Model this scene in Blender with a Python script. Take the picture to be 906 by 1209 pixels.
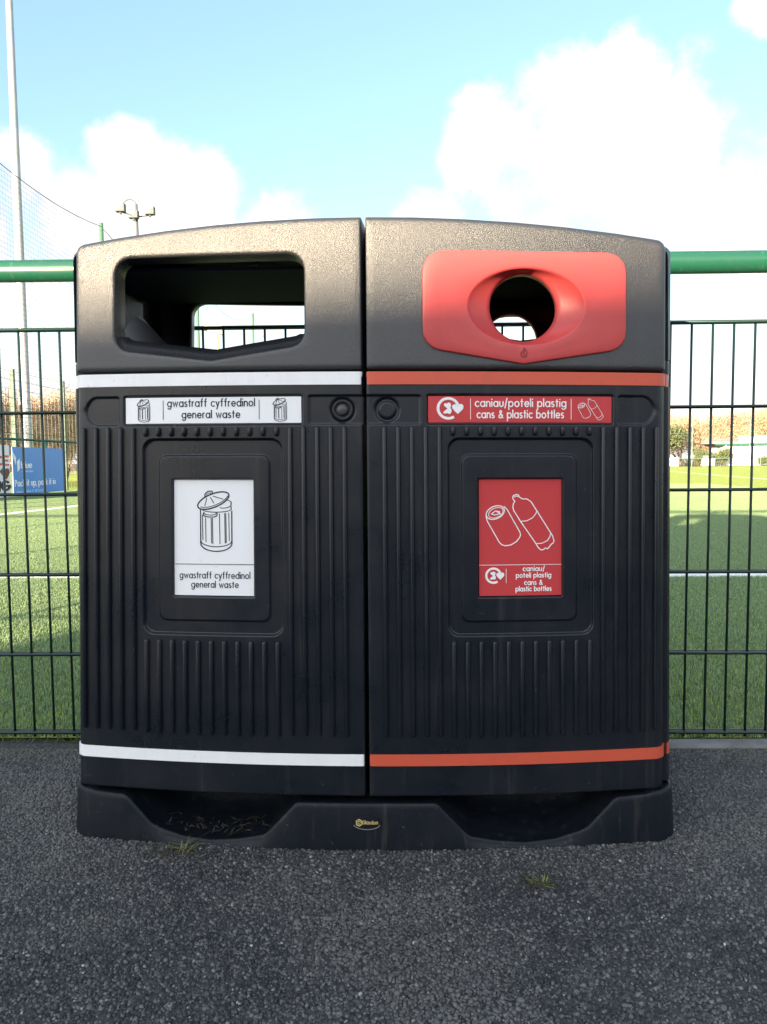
import bpy, math, random
import numpy as np
from mathutils import Vector, Matrix
from math import sin, cos, pi, radians, sqrt, tan, atan2
random.seed(7); RNG = np.random.default_rng(7)
sc = bpy.context.scene
for o in list(bpy.data.objects): bpy.data.objects.remove(o)
COL = sc.collection

# ------------------------------------------------------------------ camera
CAM_H = .703; YAW = radians(1.2); PIT = radians(3.95); ROLL = radians(.46)
f_ = Vector((-sin(YAW)*cos(PIT), cos(YAW)*cos(PIT), -sin(PIT)))
r_ = Vector((cos(YAW), sin(YAW), 0)); u_ = r_.cross(f_)
r2 = r_*cos(ROLL) - u_*sin(ROLL); u2 = u_*cos(ROLL) + r_*sin(ROLL)
cd = bpy.data.cameras.new('camera'); cam = bpy.data.objects.new('camera', cd); COL.objects.link(cam)
M = Matrix((r2, u2, -f_)).transposed().to_4x4(); M.translation = (0, 0, CAM_H); cam.matrix_world = M
cd.sensor_fit = 'VERTICAL'; cd.sensor_height = 36; cd.lens = 36*873/1209
cd.clip_start = .02; cd.clip_end = 3000
sc.camera = cam

# ------------------------------------------------------------------ world, sun, exposure
SUN_EL = radians(7.4); SUN_AZ = radians(28)             # low sun behind the camera, to its left
sund = Vector((-sin(SUN_AZ)*cos(SUN_EL), -cos(SUN_AZ)*cos(SUN_EL), sin(SUN_EL)))
sc.view_settings.view_transform = 'Standard'; sc.view_settings.look = 'None'
sc.view_settings.exposure = 2.0; sc.view_settings.gamma = 1
W = bpy.data.worlds.new("World"); sc.world = W; W.use_nodes = True
nt = W.node_tree; nt.nodes.clear()
def N(nt, t, **k):
    n = nt.nodes.new(t)
    for a, b in k.items():
        if a == 'inp':
            for i, v in b.items(): n.inputs[i].default_value = v
        else: setattr(n, a, b)
    return n
def pxdir(x, y): return (f_ + r2*((x-453)/873) - u2*((y-604.5)/873)).normalized()
def build_world():
    L = nt.links.new
    out = N(nt, 'ShaderNodeOutputWorld')
    sky = N(nt, 'ShaderNodeTexSky', sky_type='NISHITA', sun_disc=False, sun_elevation=SUN_EL,
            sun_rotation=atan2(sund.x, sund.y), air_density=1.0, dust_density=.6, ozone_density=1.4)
    bgs = N(nt, 'ShaderNodeBackground'); bgs.inputs[1].default_value = .098
    L(sky.outputs[0], bgs.inputs[0])
    bgv = N(nt, 'ShaderNodeBackground'); bgv.inputs[0].default_value = (.40, .68, 1, 1); bgv.inputs[1].default_value = .094
    addv = N(nt, 'ShaderNodeAddShader'); L(bgs.outputs[0], addv.inputs[0]); L(bgv.outputs[0], addv.inputs[1])   # thin bright veil of high air
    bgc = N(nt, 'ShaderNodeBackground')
    tc = N(nt, 'ShaderNodeTexCoord')
    n1 = N(nt, 'ShaderNodeTexNoise', inp={'Scale': 5.5, 'Detail': 9, 'Roughness': .62}); L(tc.outputs['Generated'], n1.inputs['Vector'])
    n2 = N(nt, 'ShaderNodeTexNoise', inp={'Scale': 2.2, 'Detail': 5, 'Roughness': .55}); L(tc.outputs['Generated'], n2.inputs['Vector'])
    acc = None
    blobs = [(665,138,86),(735,112,68),(600,185,95),(755,225,150),(890,265,130),(915,0,40),(660,260,140),(505,290,80),
             (150,190,66),(25,205,62),(215,235,85),(90,275,110),(20,300,120),(330,330,110)]
    for (x, y, r) in blobs:
        v = N(nt, 'ShaderNodeVectorMath', operation='DISTANCE'); L(tc.outputs['Generated'], v.inputs[0]); v.inputs[1].default_value = pxdir(x, y)
        m = N(nt, 'ShaderNodeMapRange', inp={1: r/873*.40, 2: r/873*1.05, 3: 1.0, 4: 0.0}); m.clamp = True
        L(v.outputs['Value'], m.inputs[0])
        if acc is None: acc = m.outputs[0]
        else:
            a = N(nt, 'ShaderNodeMath', operation='MAXIMUM'); L(acc, a.inputs[0]); L(m.outputs[0], a.inputs[1]); acc = a.outputs[0]
    # cloud cover outside the view: broad noise, thickened behind the camera to lift ambient light
    sep = N(nt, 'ShaderNodeSeparateXYZ'); L(tc.outputs['Generated'], sep.inputs[0])
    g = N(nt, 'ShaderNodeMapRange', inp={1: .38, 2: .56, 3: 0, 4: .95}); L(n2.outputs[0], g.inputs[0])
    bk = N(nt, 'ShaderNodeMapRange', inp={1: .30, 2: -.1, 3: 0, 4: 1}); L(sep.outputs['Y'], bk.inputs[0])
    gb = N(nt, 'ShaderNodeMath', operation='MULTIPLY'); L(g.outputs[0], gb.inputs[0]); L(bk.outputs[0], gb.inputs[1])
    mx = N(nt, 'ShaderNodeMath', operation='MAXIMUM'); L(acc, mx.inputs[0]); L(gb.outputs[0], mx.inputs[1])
    nz = N(nt, 'ShaderNodeMath', operation='MULTIPLY_ADD'); L(n1.outputs[0], nz.inputs[0]); nz.inputs[1].default_value = 2.9; nz.inputs[2].default_value = -1.5
    sm = N(nt, 'ShaderNodeMath', operation='ADD'); L(mx.outputs[0], sm.inputs[0]); L(nz.outputs[0], sm.inputs[1])
    ms = N(nt, 'ShaderNodeMapRange', interpolation_type='SMOOTHSTEP', inp={1: .30, 2: .88, 3: 0, 4: 1}); L(sm.outputs[0], ms.inputs[0])
    lo = N(nt, 'ShaderNodeMapRange', interpolation_type='SMOOTHSTEP', inp={1: .31, 2: .06, 3: 0, 4: .93}); L(sep.outputs['Z'], lo.inputs[0])
    mm = N(nt, 'ShaderNodeMath', operation='MAXIMUM'); L(ms.outputs[0], mm.inputs[0]); L(lo.outputs[0], mm.inputs[1])
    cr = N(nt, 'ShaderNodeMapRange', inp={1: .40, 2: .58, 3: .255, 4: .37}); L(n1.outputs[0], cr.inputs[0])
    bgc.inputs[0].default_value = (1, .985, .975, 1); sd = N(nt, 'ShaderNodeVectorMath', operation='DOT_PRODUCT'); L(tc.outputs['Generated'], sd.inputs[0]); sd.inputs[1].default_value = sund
    sf = N(nt, 'ShaderNodeMapRange', interpolation_type='SMOOTHSTEP', inp={1: -.1, 2: 1.0, 3: 1.0, 4: 2.3}); L(sd.outputs['Value'], sf.inputs[0])   # unseen clouds towards the sun boosted to brighten the bin's signs
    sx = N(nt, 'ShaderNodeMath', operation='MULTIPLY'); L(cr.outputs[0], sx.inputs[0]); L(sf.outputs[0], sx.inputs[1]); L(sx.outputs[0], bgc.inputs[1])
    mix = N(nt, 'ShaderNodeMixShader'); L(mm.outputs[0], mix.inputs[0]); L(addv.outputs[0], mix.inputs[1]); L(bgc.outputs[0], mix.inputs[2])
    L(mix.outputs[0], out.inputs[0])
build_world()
sl = bpy.data.lights.new('sun', 'SUN'); sl.energy = 5.0; sl.angle = radians(.53); sl.color = (1, .80, .54)
so = bpy.data.objects.new('sun', sl); COL.objects.link(so); so.rotation_euler = sund.to_track_quat('Z', 'Y').to_euler()

# ------------------------------------------------------------------ helpers
def mesh_from(name, V, Fc, mat=None, smooth=False):
    me = bpy.data.meshes.new(name)
    V = np.asarray(V, dtype=np.float32).reshape(-1, 3)
    if isinstance(Fc, np.ndarray):
        n, k = Fc.shape; me.vertices.add(len(V)); me.vertices.foreach_set('co', V.ravel())
        me.loops.add(n*k); me.loops.foreach_set('vertex_index', Fc.astype(np.int32).ravel())
        me.polygons.add(n); me.polygons.foreach_set('loop_start', np.arange(0, n*k, k, dtype=np.int32))
        me.update(calc_edges=True); me.validate()
    else: me.from_pydata(V.tolist(), [], Fc); me.update()
    if mat:
        for m in (mat if isinstance(mat, list) else [mat]): me.materials.append(m)
    if smooth: me.polygons.foreach_set('use_smooth', [True]*len(me.polygons)); me.update()
    return me
def link(name, me, parent=None, loc=None, rz=0):
    o = bpy.data.objects.new(name, me); COL.objects.link(o)
    if parent is not None: o.parent = parent
    if loc is not None: o.location = loc
    if rz: o.rotation_euler.z = rz
    return o
def tag(o, label=None, cat=None, group=None, kind=None):
    for k, v in (('label', label), ('category', cat), ('group', group), ('kind', kind)):
        if v: o[k] = v
    return o
def empty(name, loc=(0,0,0), rz=0, **k):
    o = link(name, None, None, loc, rz); o.empty_display_size = .1; return tag(o, **k)
class MB:
    def __init__(s): s.v = []; s.f = []
    def add(s, V, Fc):
        b = len(s.v); s.v += [tuple(p) for p in V]; s.f += [tuple(b+i for i in q) for q in Fc]
    def box(s, x0, x1, y0, y1, z0, z1):
        s.add([(x0,y0,z0),(x1,y0,z0),(x1,y1,z0),(x0,y1,z0),(x0,y0,z1),(x1,y0,z1),(x1,y1,z1),(x0,y1,z1)],
              [(0,3,2,1),(4,5,6,7),(0,1,5,4),(1,2,6,5),(2,3,7,6),(3,0,4,7)])
    def tube(s, pts, rad, n=8, cap=True):
        pts = [Vector(p) for p in pts]
        if not hasattr(rad, '__len__'): rad = [rad]*len(pts)
        rings = []
        for i, p in enumerate(pts):
            t = (pts[min(i+1, len(pts)-1)] - pts[max(i-1, 0)]).normalized()
            a = Vector((0,0,1)) if abs(t.z) < .9 else Vector((1,0,0))
            x = t.cross(a).normalized(); y = t.cross(x)
            rings.append([p + (x*cos(2*pi*k/n) + y*sin(2*pi*k/n))*rad[i] for k in range(n)])
        V = [q for r in rings for q in r]; Fc = []
        for i in range(len(pts)-1):
            for k in range(n): Fc.append((i*n+k, i*n+(k+1)%n, (i+1)*n+(k+1)%n, (i+1)*n+k))
        if cap: Fc.append(tuple(range(n-1, -1, -1))); Fc.append(tuple((len(pts)-1)*n+k for k in range(n)))
        s.add(V, Fc)
    def grid(s, G, closed=False):            # G: rows of equal-length point lists
        R, C_ = len(G), len(G[0]); Fc = []
        for i in range(R-1):
            for j in range(C_ if closed else C_-1):
                j2 = (j+1) % C_; Fc.append((i*C_+j, i*C_+j2, (i+1)*C_+j2, (i+1)*C_+j))
        s.add([p for r in G for p in r], Fc)
    def build(s, name, mat, parent=None, smooth=False, loc=None, rz=0):
        return link(name, mesh_from(name, s.v, s.f, mat, smooth), parent, loc, rz)

def material(name, col, rough=.5, spec=.5, metal=0, bump=None, var=None, coat=0, wear=None):
    """bump=(scale, strength, distance), var=(scale, dark colour, amount)"""
    m = bpy.data.materials.new(name); m.use_nodes = True; t = m.node_tree; b = t.nodes['Principled BSDF']
    b.inputs['Base Color'].default_value = (*col, 1); b.inputs['Roughness'].default_value = rough
    b.inputs['Specular IOR Level'].default_value = spec; b.inputs['Metallic'].default_value = metal
    b.inputs['Coat Weight'].default_value = coat
    tc = N(t, 'ShaderNodeTexCoord')
    if bump:
        n = N(t, 'ShaderNodeTexNoise', inp={'Scale': bump[0], 'Detail': 3, 'Roughness': .6}); t.links.new(tc.outputs['Object'], n.inputs['Vector'])
        bp = N(t, 'ShaderNodeBump', inp={'Strength': bump[1], 'Distance': bump[2]}); t.links.new(n.outputs[0], bp.inputs['Height'])
        t.links.new(bp.outputs[0], b.inputs['Normal'])
    if var:
        n = N(t, 'ShaderNodeTexNoise', inp={'Scale': var[0], 'Detail': 6, 'Roughness': .65}); t.links.new(tc.outputs['Object'], n.inputs['Vector'])
        r = N(t, 'ShaderNodeMapRange', inp={1: .35, 2: .7, 3: 0, 4: var[2]}); t.links.new(n.outputs[0], r.inputs[0])
        mx = N(t, 'ShaderNodeMix', data_type='RGBA'); t.links.new(r.outputs[0], mx.inputs[0])
        mx.inputs[6].default_value = (*col, 1); mx.inputs[7].default_value = (*var[1], 1); t.links.new(mx.outputs[2], b.inputs['Base Color'])
        r2_ = N(t, 'ShaderNodeMapRange', inp={1: .3, 2: .7, 3: rough-.05, 4: min(1, rough+.12)}); t.links.new(n.outputs[0], r2_.inputs[0])
        t.links.new(r2_.outputs[0], b.inputs['Roughness'])
    if wear:      # (dust colour, speck amount, streak amount)
        base = b.inputs['Base Color'].links[0].from_socket if b.inputs['Base Color'].links else None
        def layer(base, vec_scale, sc_, det, lo, hi, amt):
            mp = N(t, 'ShaderNodeMapping'); mp.inputs['Scale'].default_value = vec_scale; t.links.new(tc.outputs['Object'], mp.inputs[0])
            n = N(t, 'ShaderNodeTexNoise', inp={'Scale': sc_, 'Detail': det, 'Roughness': .7}); t.links.new(mp.outputs[0], n.inputs['Vector'])
            r = N(t, 'ShaderNodeMapRange', inp={1: lo, 2: hi, 3: 0, 4: amt}); t.links.new(n.outputs[0], r.inputs[0])
            mx = N(t, 'ShaderNodeMix', data_type='RGBA'); t.links.new(r.outputs[0], mx.inputs[0])
            if base: t.links.new(base, mx.inputs[6])
            else: mx.inputs[6].default_value = (*col, 1)
            mx.inputs[7].default_value = (*wear[0], 1); return mx.outputs[2]
        s1 = layer(base, (1,1,1), 85, 4, .66, .74, wear[1])
        s2 = layer(s1, (16,16,.9), 3.0, 5, .56, .78, wear[2])
        s3 = layer(s2, (1,1,9), 7.0, 3, .73, .78, wear[1]*.8)
        t.links.new(s3, b.inputs['Base Color'])
    return m
PL  = material('black_plastic', (.0070,.0105,.0175), .29, .45, bump=(900, .35, .0008), var=(9, (.014,.016,.020), .8), wear=((.10,.098,.092), .45, .22))
PLH = material('grained_plastic', (.022,.024,.030), .31, .9, bump=(780, .9, .0010), var=(6, (.028,.029,.033), .8), wear=((.11,.105,.10), .3, .12))
PLB = material('base_plastic', (.0055,.0085,.0145), .45, .26, bump=(700, .35, .001), var=(14, (.014,.016,.018), .45), wear=((.12,.11,.095), .6, .3))
PLD = material('inner_plastic', (.02,.03,.05), .8, .2, bump=(300, .2, .001))
RED = material('red_plastic', (.55,.070,.072), .36, .4, bump=(400, .08, .0004), var=(20, (.46,.062,.062), .6), wear=((.30,.07,.06), .35, .16))
STW = material('white_band', (.88,.89,.92), .35, .5, var=(30, (.70,.71,.73), .3), wear=((.25,.24,.22), .5, .15))
STR = material('red_band', (.62,.10,.055), .35, .5, var=(30, (.50,.09,.05), .35), wear=((.20,.07,.05), .5, .15))
SGW = material('white_sign', (.87,.89,.93), .22, .6, wear=((.55,.55,.55), .4, .15))
SGR = material('red_sign', (.56,.060,.066), .22, .6)
INK = material('black_ink', (.012,.014,.025), .5, .3)
WIK = material('white_ink', (.85,.86,.88), .5, .3)
GRN = material('green_paint', (.010,.085,.050), .28, .6, var=(12, (.014,.07,.045), .6), wear=((.35,.38,.34), .5, .12))
GRW = material('green_wire', (.008,.030,.026), .4, .5)
STEEL = material('galvanised_steel', (.42,.43,.44), .5, .5, metal=.35, var=(3, (.28,.29,.30), .6))
LOCK = material('lock_metal', (.012,.013,.016), .4, .4)
DSTEEL = material('dark_steel', (.10,.105,.11), .6, .4)
GOLD = material('gold_print', (.62,.50,.20), .4, .5)

# ------------------------------------------------------------------ ground: asphalt, kerb, turf
def ground_mat():
    m = bpy.data.materials.new('asphalt'); m.use_nodes = True; t = m.node_tree; b = t.nodes['Principled BSDF']; L = t.links.new
    g = N(t, 'ShaderNodeNewGeometry'); tc = N(t, 'ShaderNodeTexCoord')
    v = N(t, 'ShaderNodeTexVoronoi', inp={'Scale': 130}); L(tc.outputs['Object'], v.inputs['Vector'])
    n = N(t, 'ShaderNodeTexNoise', inp={'Scale': 3.5, 'Detail': 8, 'Roughness': .7}); L(tc.outputs['Object'], n.inputs['Vector'])
    r = N(t, 'ShaderNodeValToRGB'); r.color_ramp.elements[0].color = (.018,.019,.021,1); r.color_ramp.elements[1].color = (.085,.085,.088,1)
    L(v.outputs['Color'], r.inputs[0])
    mx = N(t, 'ShaderNodeMix', data_type='RGBA', blend_type='MULTIPLY'); mx.inputs[0].default_value = .6
    L(r.outputs[0], mx.inputs[6]); L(n.outputs[0], mx.inputs[7]); L(mx.outputs[2], b.inputs['Base Color'])
    b.inputs['Roughness'].default_value = .8
    bp = N(t, 'ShaderNodeBump', inp={'Strength': 1, 'Distance': .004}); bp.invert = True; L(v.outputs['Distance'], bp.inputs['Height']); L(bp.outputs[0], b.inputs['Normal'])
    return m
def stone_mat():
    m = bpy.data.materials.new('aggregate'); m.use_nodes = True; t = m.node_tree; b = t.nodes['Principled BSDF']; L = t.links.new
    a = N(t, 'ShaderNodeAttribute', attribute_name='tone')
    r = N(t, 'ShaderNodeValToRGB'); e = r.color_ramp.elements
    e[0].position = 0; e[0].color = (.016,.018,.022,1); e[1].position = 1; e[1].color = (.50,.49,.46,1)
    for p, c in ((.35,(.034,.036,.041)),(.75,(.088,.089,.094)),(.97,(.14,.138,.138)),(.996,(.24,.235,.23))):
        x = e.new(p); x.color = (*c, 1)
    L(a.outputs['Fac'], r.inputs[0])
    g = N(t, 'ShaderNodeNewGeometry'); sp = N(t, 'ShaderNodeSeparateXYZ'); L(g.outputs['Position'], sp.inputs[0])
    # moss and dust: patchy, more beside the kerb
    n = N(t, 'ShaderNodeTexNoise', inp={'Scale': 7, 'Detail': 6, 'Roughness': .7}); L(g.outputs['Position'], n.inputs['Vector'])
    ky = N(t, 'ShaderNodeMapRange', inp={1: 1.45, 2: 1.76, 3: 0, 4: .55}); L(sp.outputs['Y'], ky.inputs[0])
    ad = N(t, 'ShaderNodeMath', operation='ADD'); L(n.outputs[0], ad.inputs[0]); L(ky.outputs[0], ad.inputs[1])
    mr = N(t, 'ShaderNodeMapRange', inp={1: .86, 2: 1.15, 3: 0, 4: .6}); L(ad.outputs[0], mr.inputs[0])
    mx = N(t, 'ShaderNodeMix', data_type='RGBA'); L(mr.outputs[0], mx.inputs[0]); L(r.outputs[0], mx.inputs[6]); mx.inputs[7].default_value = (.065,.075,.022,1)
    n2 = N(t, 'ShaderNodeTexNoise', inp={'Scale': 1.7, 'Detail': 8, 'Roughness': .65}); L(g.outputs['Position'], n2.inputs['Vector'])
    m2 = N(t, 'ShaderNodeMapRange', inp={1: .45, 2: .62, 3: 0, 4: .7}); L(n2.outputs[0], m2.inputs[0])
    mx2 = N(t, 'ShaderNodeMix', data_type='RGBA'); L(m2.outputs[0], mx2.inputs[0]); L(mx.outputs[2], mx2.inputs[6]); mx2.inputs[7].default_value = (.150,.146,.138,1)
    L(mx2.outputs[2], b.inputs['Base Color']); b.inputs['Roughness'].default_value = .62; b.inputs['Specular IOR Level'].default_value = .4
    return m
def turf_color(t, blade):
    """green with painted white lines laid out in world metres"""
    L = t.links.new
    g = N(t, 'ShaderNodeNewGeometry'); sp = N(t, 'ShaderNodeSeparateXYZ'); L(g.outputs['Position'], sp.inputs[0])
    def line(px, py, ang, w):      # distance from a line through (px,py) with direction angle
        nx, ny = -sin(ang), cos(ang)
        d = N(t, 'ShaderNodeVectorMath', operation='DOT_PRODUCT'); L(g.outputs['Position'], d.inputs[0]); d.inputs[1].default_value = (nx, ny, 0)
        s = N(t, 'ShaderNodeMath', operation='SUBTRACT'); L(d.outputs['Value'], s.inputs[0]); s.inputs[1].default_value = px*nx + py*ny
        a = N(t, 'ShaderNodeMath', operation='ABSOLUTE'); L(s.outputs[0], a.inputs[0])
        c = N(t, 'ShaderNodeMapRange', inp={1: w, 2: w*1.12, 3: 1, 4: 0}); L(a.outputs[0], c.inputs[0]); return c.outputs[0]
    l1 = line(0, 4.53, atan2(-.06, 4.24), .085)
    l2 = line(-5.52, 10.1, atan2(2.1, .21), .055)
    l3 = line(14.9, 39.9, atan2(14.4, 2.5), .075)
    m1 = N(t, 'ShaderNodeMath', operation='MAXIMUM'); L(l1, m1.inputs[0]); L(l2, m1.inputs[1])
    m2 = N(t, 'ShaderNodeMath', operation='MAXIMUM'); L(m1.outputs[0], m2.inputs[0]); L(l3, m2.inputs[1])
    n = N(t, 'ShaderNodeTexNoise', inp={'Scale': .9, 'Detail': 5}); L(g.outputs['Position'], n.inputs['Vector'])
    c1, c2 = ((.175,.270,.150), (.225,.315,.150)) if blade else ((.42,.50,.070), (.48,.54,.075))
    mx = N(t, 'ShaderNodeMix', data_type='RGBA'); L(n.outputs[0], mx.inputs[0]); mx.inputs[6].default_value = (*c1, 1); mx.inputs[7].default_value = (*c2, 1)
    if blade:
        a = N(t, 'ShaderNodeAttribute', attribute_name='tone')
        rr = N(t, 'ShaderNodeValToRGB'); rr.color_ramp.elements[0].color = (.62,.66,.70,1); rr.color_ramp.elements[1].color = (1.3,1.25,1.2,1)
        L(a.outputs['Fac'], rr.inputs[0])
        mm = N(t, 'ShaderNodeMix', data_type='RGBA', blend_type='MULTIPLY'); mm.inputs[0].default_value = 1
        L(mx.outputs[2], mm.inputs[6]); L(rr.outputs[0], mm.inputs[7]); mx = mm
    else:
        n3 = N(t, 'ShaderNodeTexNoise', inp={'Scale': 45, 'Detail': 4, 'Roughness': .8}); L(g.outputs['Position'], n3.inputs['Vector'])
        rr = N(t, 'ShaderNodeMapRange', inp={1: .3, 2: .7, 3: .6, 4: 1.35}); L(n3.outputs[0], rr.inputs[0])
        mm = N(t, 'ShaderNodeVectorMath', operation='SCALE'); L(mx.outputs[2], mm.inputs[0]); L(rr.outputs[0], mm.inputs['Scale'])
        o = N(t, 'ShaderNodeMix', data_type='RGBA'); L(m2.outputs[0], o.inputs[0]); L(mm.outputs[0], o.inputs[6]); o.inputs[7].default_value = (.88,.90,.88,1)
        return o.outputs[2], g
    o = N(t, 'ShaderNodeMix', data_type='RGBA'); L(m2.outputs[0], o.inputs[0]); L(mx.outputs[2], o.inputs[6]); o.inputs[7].default_value = (.88,.90,.88,1)
    return o.outputs[2], g
def turf_mat(blade):
    m = bpy.data.materials.new('turf_fibre' if blade else 'turf'); m.use_nodes = True; t = m.node_tree; b = t.nodes['Principled BSDF']
    c, g = turf_color(t, blade); t.links.new(c, b.inputs['Base Color']); b.inputs['Roughness'].default_value = .55 if blade else .85
    b.inputs['Specular IOR Level'].default_value = .45
    if not blade:
        n = N(t, 'ShaderNodeTexNoise', inp={'Scale': 60, 'Detail': 4}); t.links.new(g.outputs['Position'], n.inputs['Vector'])
        bp = N(t, 'ShaderNodeBump', inp={'Strength': 1, 'Distance': .03}); t.links.new(n.outputs[0], bp.inputs['Height']); t.links.new(bp.outputs[0], b.inputs['Normal'])
    return m
ASP, STO, TRF, BLD = ground_mat(), stone_mat(), turf_mat(False), turf_mat(True)
mb = MB(); mb.add([(-40,-60,0),(40,-60,0),(40,1.765,0),(-.42,1.765,0),(-.42,1.80,0),(-40,1.80,0)], [(0,1,2,3,4,5)])
tag(mb.build('asphalt_path', ASP), kind='structure')
mb = MB(); mb.add([(-1500,-1500,-.03),(1500,-1500,-.03),(1500,1500,-.03),(-1500,1500,-.03)], [(0,1,2,3)])
tag(mb.build('ground', material('earth', (.10,.09,.06), .9)), kind='structure')
mb = MB(); mb.add([(-60,1.86,-.008),(75,1.86,-.008),(75,66,-.008),(-60,66,-.008)], [(0,1,2,3)])
tag(mb.build('sports_field', TRF), kind='structure')
# soil strip and kerb edging under the fence
KERB = material('kerb_concrete', (.21,.21,.21), .85, bump=(90, .8, .003), var=(14, (.12,.12,.11), .9))
kr = empty('kerb', (0, 1.765, 0)); kr['kind'] = 'structure'
for i in range(-12, 13):
    x0 = .43 + .914*(i-1) ; mb = MB(); dz = random.uniform(-.002, .002) + (.002 if i > 0 else -.030); L_ = .905
    pr = [(0,-.03),(0,.002),(.006,.007),(.044,.007),(.05,.001),(.05,-.03)]
    xs = [x0, x0+.004, x0+L_*.5, x0+L_-.004, x0+L_]; G = []
    for k, x in enumerate(xs):
        q = .003 if k in (0, 4) else 0
        G.append([(x, y + (q if y < .02 else -q), z-(q if z > 0 else 0)+dz+random.uniform(-.001,.001)) for y, z in pr])
    mb.grid(G); n0 = len(pr); mb.f.append(tuple(range(n0))); mb.f.append(tuple(range(len(mb.v)-n0, len(mb.v))))
    mb.build('kerb_stone', KERB, kr)
mb = MB(); G = []
for j, y in enumerate(np.linspace(1.812, 1.87, 5)):
    G.append([(x, y, -.012 + random.uniform(-.006,.006)) for x in np.linspace(-12, 12, 600)])
mb.grid(G); tag(mb.build('soil_strip', material('damp_soil', (.035,.028,.02), .95, bump=(60,1,.01), var=(20,(.05,.07,.02),.6)), smooth=True), kind='structure')

def gn_tiles(obj, nx, ny, size, ox, oy, seed):
    """repeat the object's own mesh over a grid of tiles, each turned by a random quarter"""
    ng = bpy.data.node_groups.new('tiles', 'GeometryNodeTree')
    ng.interface.new_socket('Geometry', in_out='INPUT', socket_type='NodeSocketGeometry')
    ng.interface.new_socket('Geometry', in_out='OUTPUT', socket_type='NodeSocketGeometry')
    gi = N(ng, 'NodeGroupInput'); go = N(ng, 'NodeGroupOutput'); L = ng.links.new
    gr = N(ng, 'GeometryNodeMeshGrid'); gr.inputs[0].default_value = size*(nx-1); gr.inputs[1].default_value = size*(ny-1)
    gr.inputs[2].default_value = nx; gr.inputs[3].default_value = ny
    tr = N(ng, 'GeometryNodeTransform'); tr.inputs['Translation'].default_value = (ox, oy, 0); L(gr.outputs[0], tr.inputs[0])
    ip = N(ng, 'GeometryNodeInstanceOnPoints'); L(tr.outputs[0], ip.inputs['Points']); L(gi.outputs[0], ip.inputs['Instance'])
    rv = N(ng, 'FunctionNodeRandomValue', data_type='INT'); rv.inputs[4].default_value = 0; rv.inputs[5].default_value = 3; rv.inputs['Seed'].default_value = seed
    mu = N(ng, 'ShaderNodeMath', operation='MULTIPLY'); mu.inputs[1].default_value = pi/2; L(rv.outputs[2], mu.inputs[0])
    cx = N(ng, 'ShaderNodeCombineXYZ'); L(mu.outputs[0], cx.inputs[2]); L(cx.outputs[0], ip.inputs['Rotation'])
    L(ip.outputs[0], go.inputs[0])
    md = obj.modifiers.new('tiles', 'NODES'); md.node_group = ng
def add_tone(me, tone, domain='POINT'):
    a = me.attributes.new('tone', 'FLOAT', domain); a.data.foreach_set('value', np.asarray(tone, dtype=np.float32))
def stones():
    T = .45; n = 13500
    base = np.array([(cos(2*pi*k/6)*r, sin(2*pi*k/6)*r, z) for r, z in ((1,-.6),(1,.25),(.62,.8)) for k in range(6)])
    Fb = [(i*6+k, i*6+(k+1)%6, (i+1)*6+(k+1)%6, (i+1)*6+k) for i in range(2) for k in range(6)] + [(12,13,14,15),(12,15,16,17)]
    Fb = np.array(Fb)
    P = RNG.uniform(-T/2, T/2, (n, 2)); S = RNG.gamma(8, .00026, n).clip(.0012, .0058); A = RNG.uniform(0, 2*pi, n)
    J = 1 + RNG.uniform(-.28, .28, (n, 18, 3)); E_ = RNG.uniform(.6, 1.0, n)
    B = base[None]*J; B = B*S[:, None, None]; B[:, :, 1] *= E_[:, None]; B[:, :, 2] *= .75
    tx, ty = RNG.uniform(-.3, .3, (2, n)); B[:, :, 2] += B[:, :, 0]*tx[:, None] + B[:, :, 1]*ty[:, None]
    c, s = np.cos(A)[:, None], np.sin(A)[:, None]
    X = B[:, :, 0]*c - B[:, :, 1]*s + P[:, 0:1]; Y = B[:, :, 0]*s + B[:, :, 1]*c + P[:, 1:2]; Z = B[:, :, 2] + RNG.uniform(-.0008, .0012, (n, 1))
    V = np.stack([X, Y, Z], -1).reshape(-1, 3); Fc = (Fb[None] + 18*np.arange(n)[:, None, None]).reshape(-1, 4)
    me = mesh_from('gravel', V, Fc, STO); tone = np.repeat(RNG.uniform(0, 1, n)**1.05, 18); add_tone(me, tone)
    o = link('gravel', me); tag(o, 'dark grey aggregate chippings of the worn asphalt surface', 'gravel', kind='stuff')
    gn_tiles(o, 12, 6, T, 0, 1.765-T*3-.002, 3)
stones()
def turf_blades():
    T = .5; n = 9500
    P = RNG.uniform(-T/2, T/2, (n, 2)); A = RNG.uniform(0, 2*pi, n); Hh = RNG.uniform(.010, .019, n); Wd = RNG.uniform(.0007, .0013, n)
    ln = RNG.uniform(.1, .55, n)*Hh
    dx, dy = np.cos(A), np.sin(A); px, py = -dy, dx
    rows = []
    for k, (h, l, w) in enumerate(((0, 0, 1), (.6, .35, .9), (1, 1, .3))):
        for sgn in (-1, 1):
            rows.append(np.stack([P[:, 0] + dx*ln*l + px*Wd*w*sgn, P[:, 1] + dy*ln*l + py*Wd*w*sgn, Hh*h - .008], -1))
    V = np.stack(rows, 1).reshape(-1, 3); Fc = (np.array([(0,1,3,2),(2,3,5,4)])[None] + 6*np.arange(n)[:, None, None]).reshape(-1, 4)
    me = mesh_from('turf_fibres', V, Fc, BLD); tone = RNG.uniform(0, 1, n)[:, None]*.6 + np.array([0,0,.25,.25,.4,.4])[None]; add_tone(me, tone.ravel())
    o = link('turf_fibres', me); tag(o, 'short artificial green grass fibres of the sports pitch', 'artificial grass', kind='stuff')
    gn_tiles(o, 34, 38, T, 0, 1.86 + T*19, 5)
turf_blades()

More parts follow.
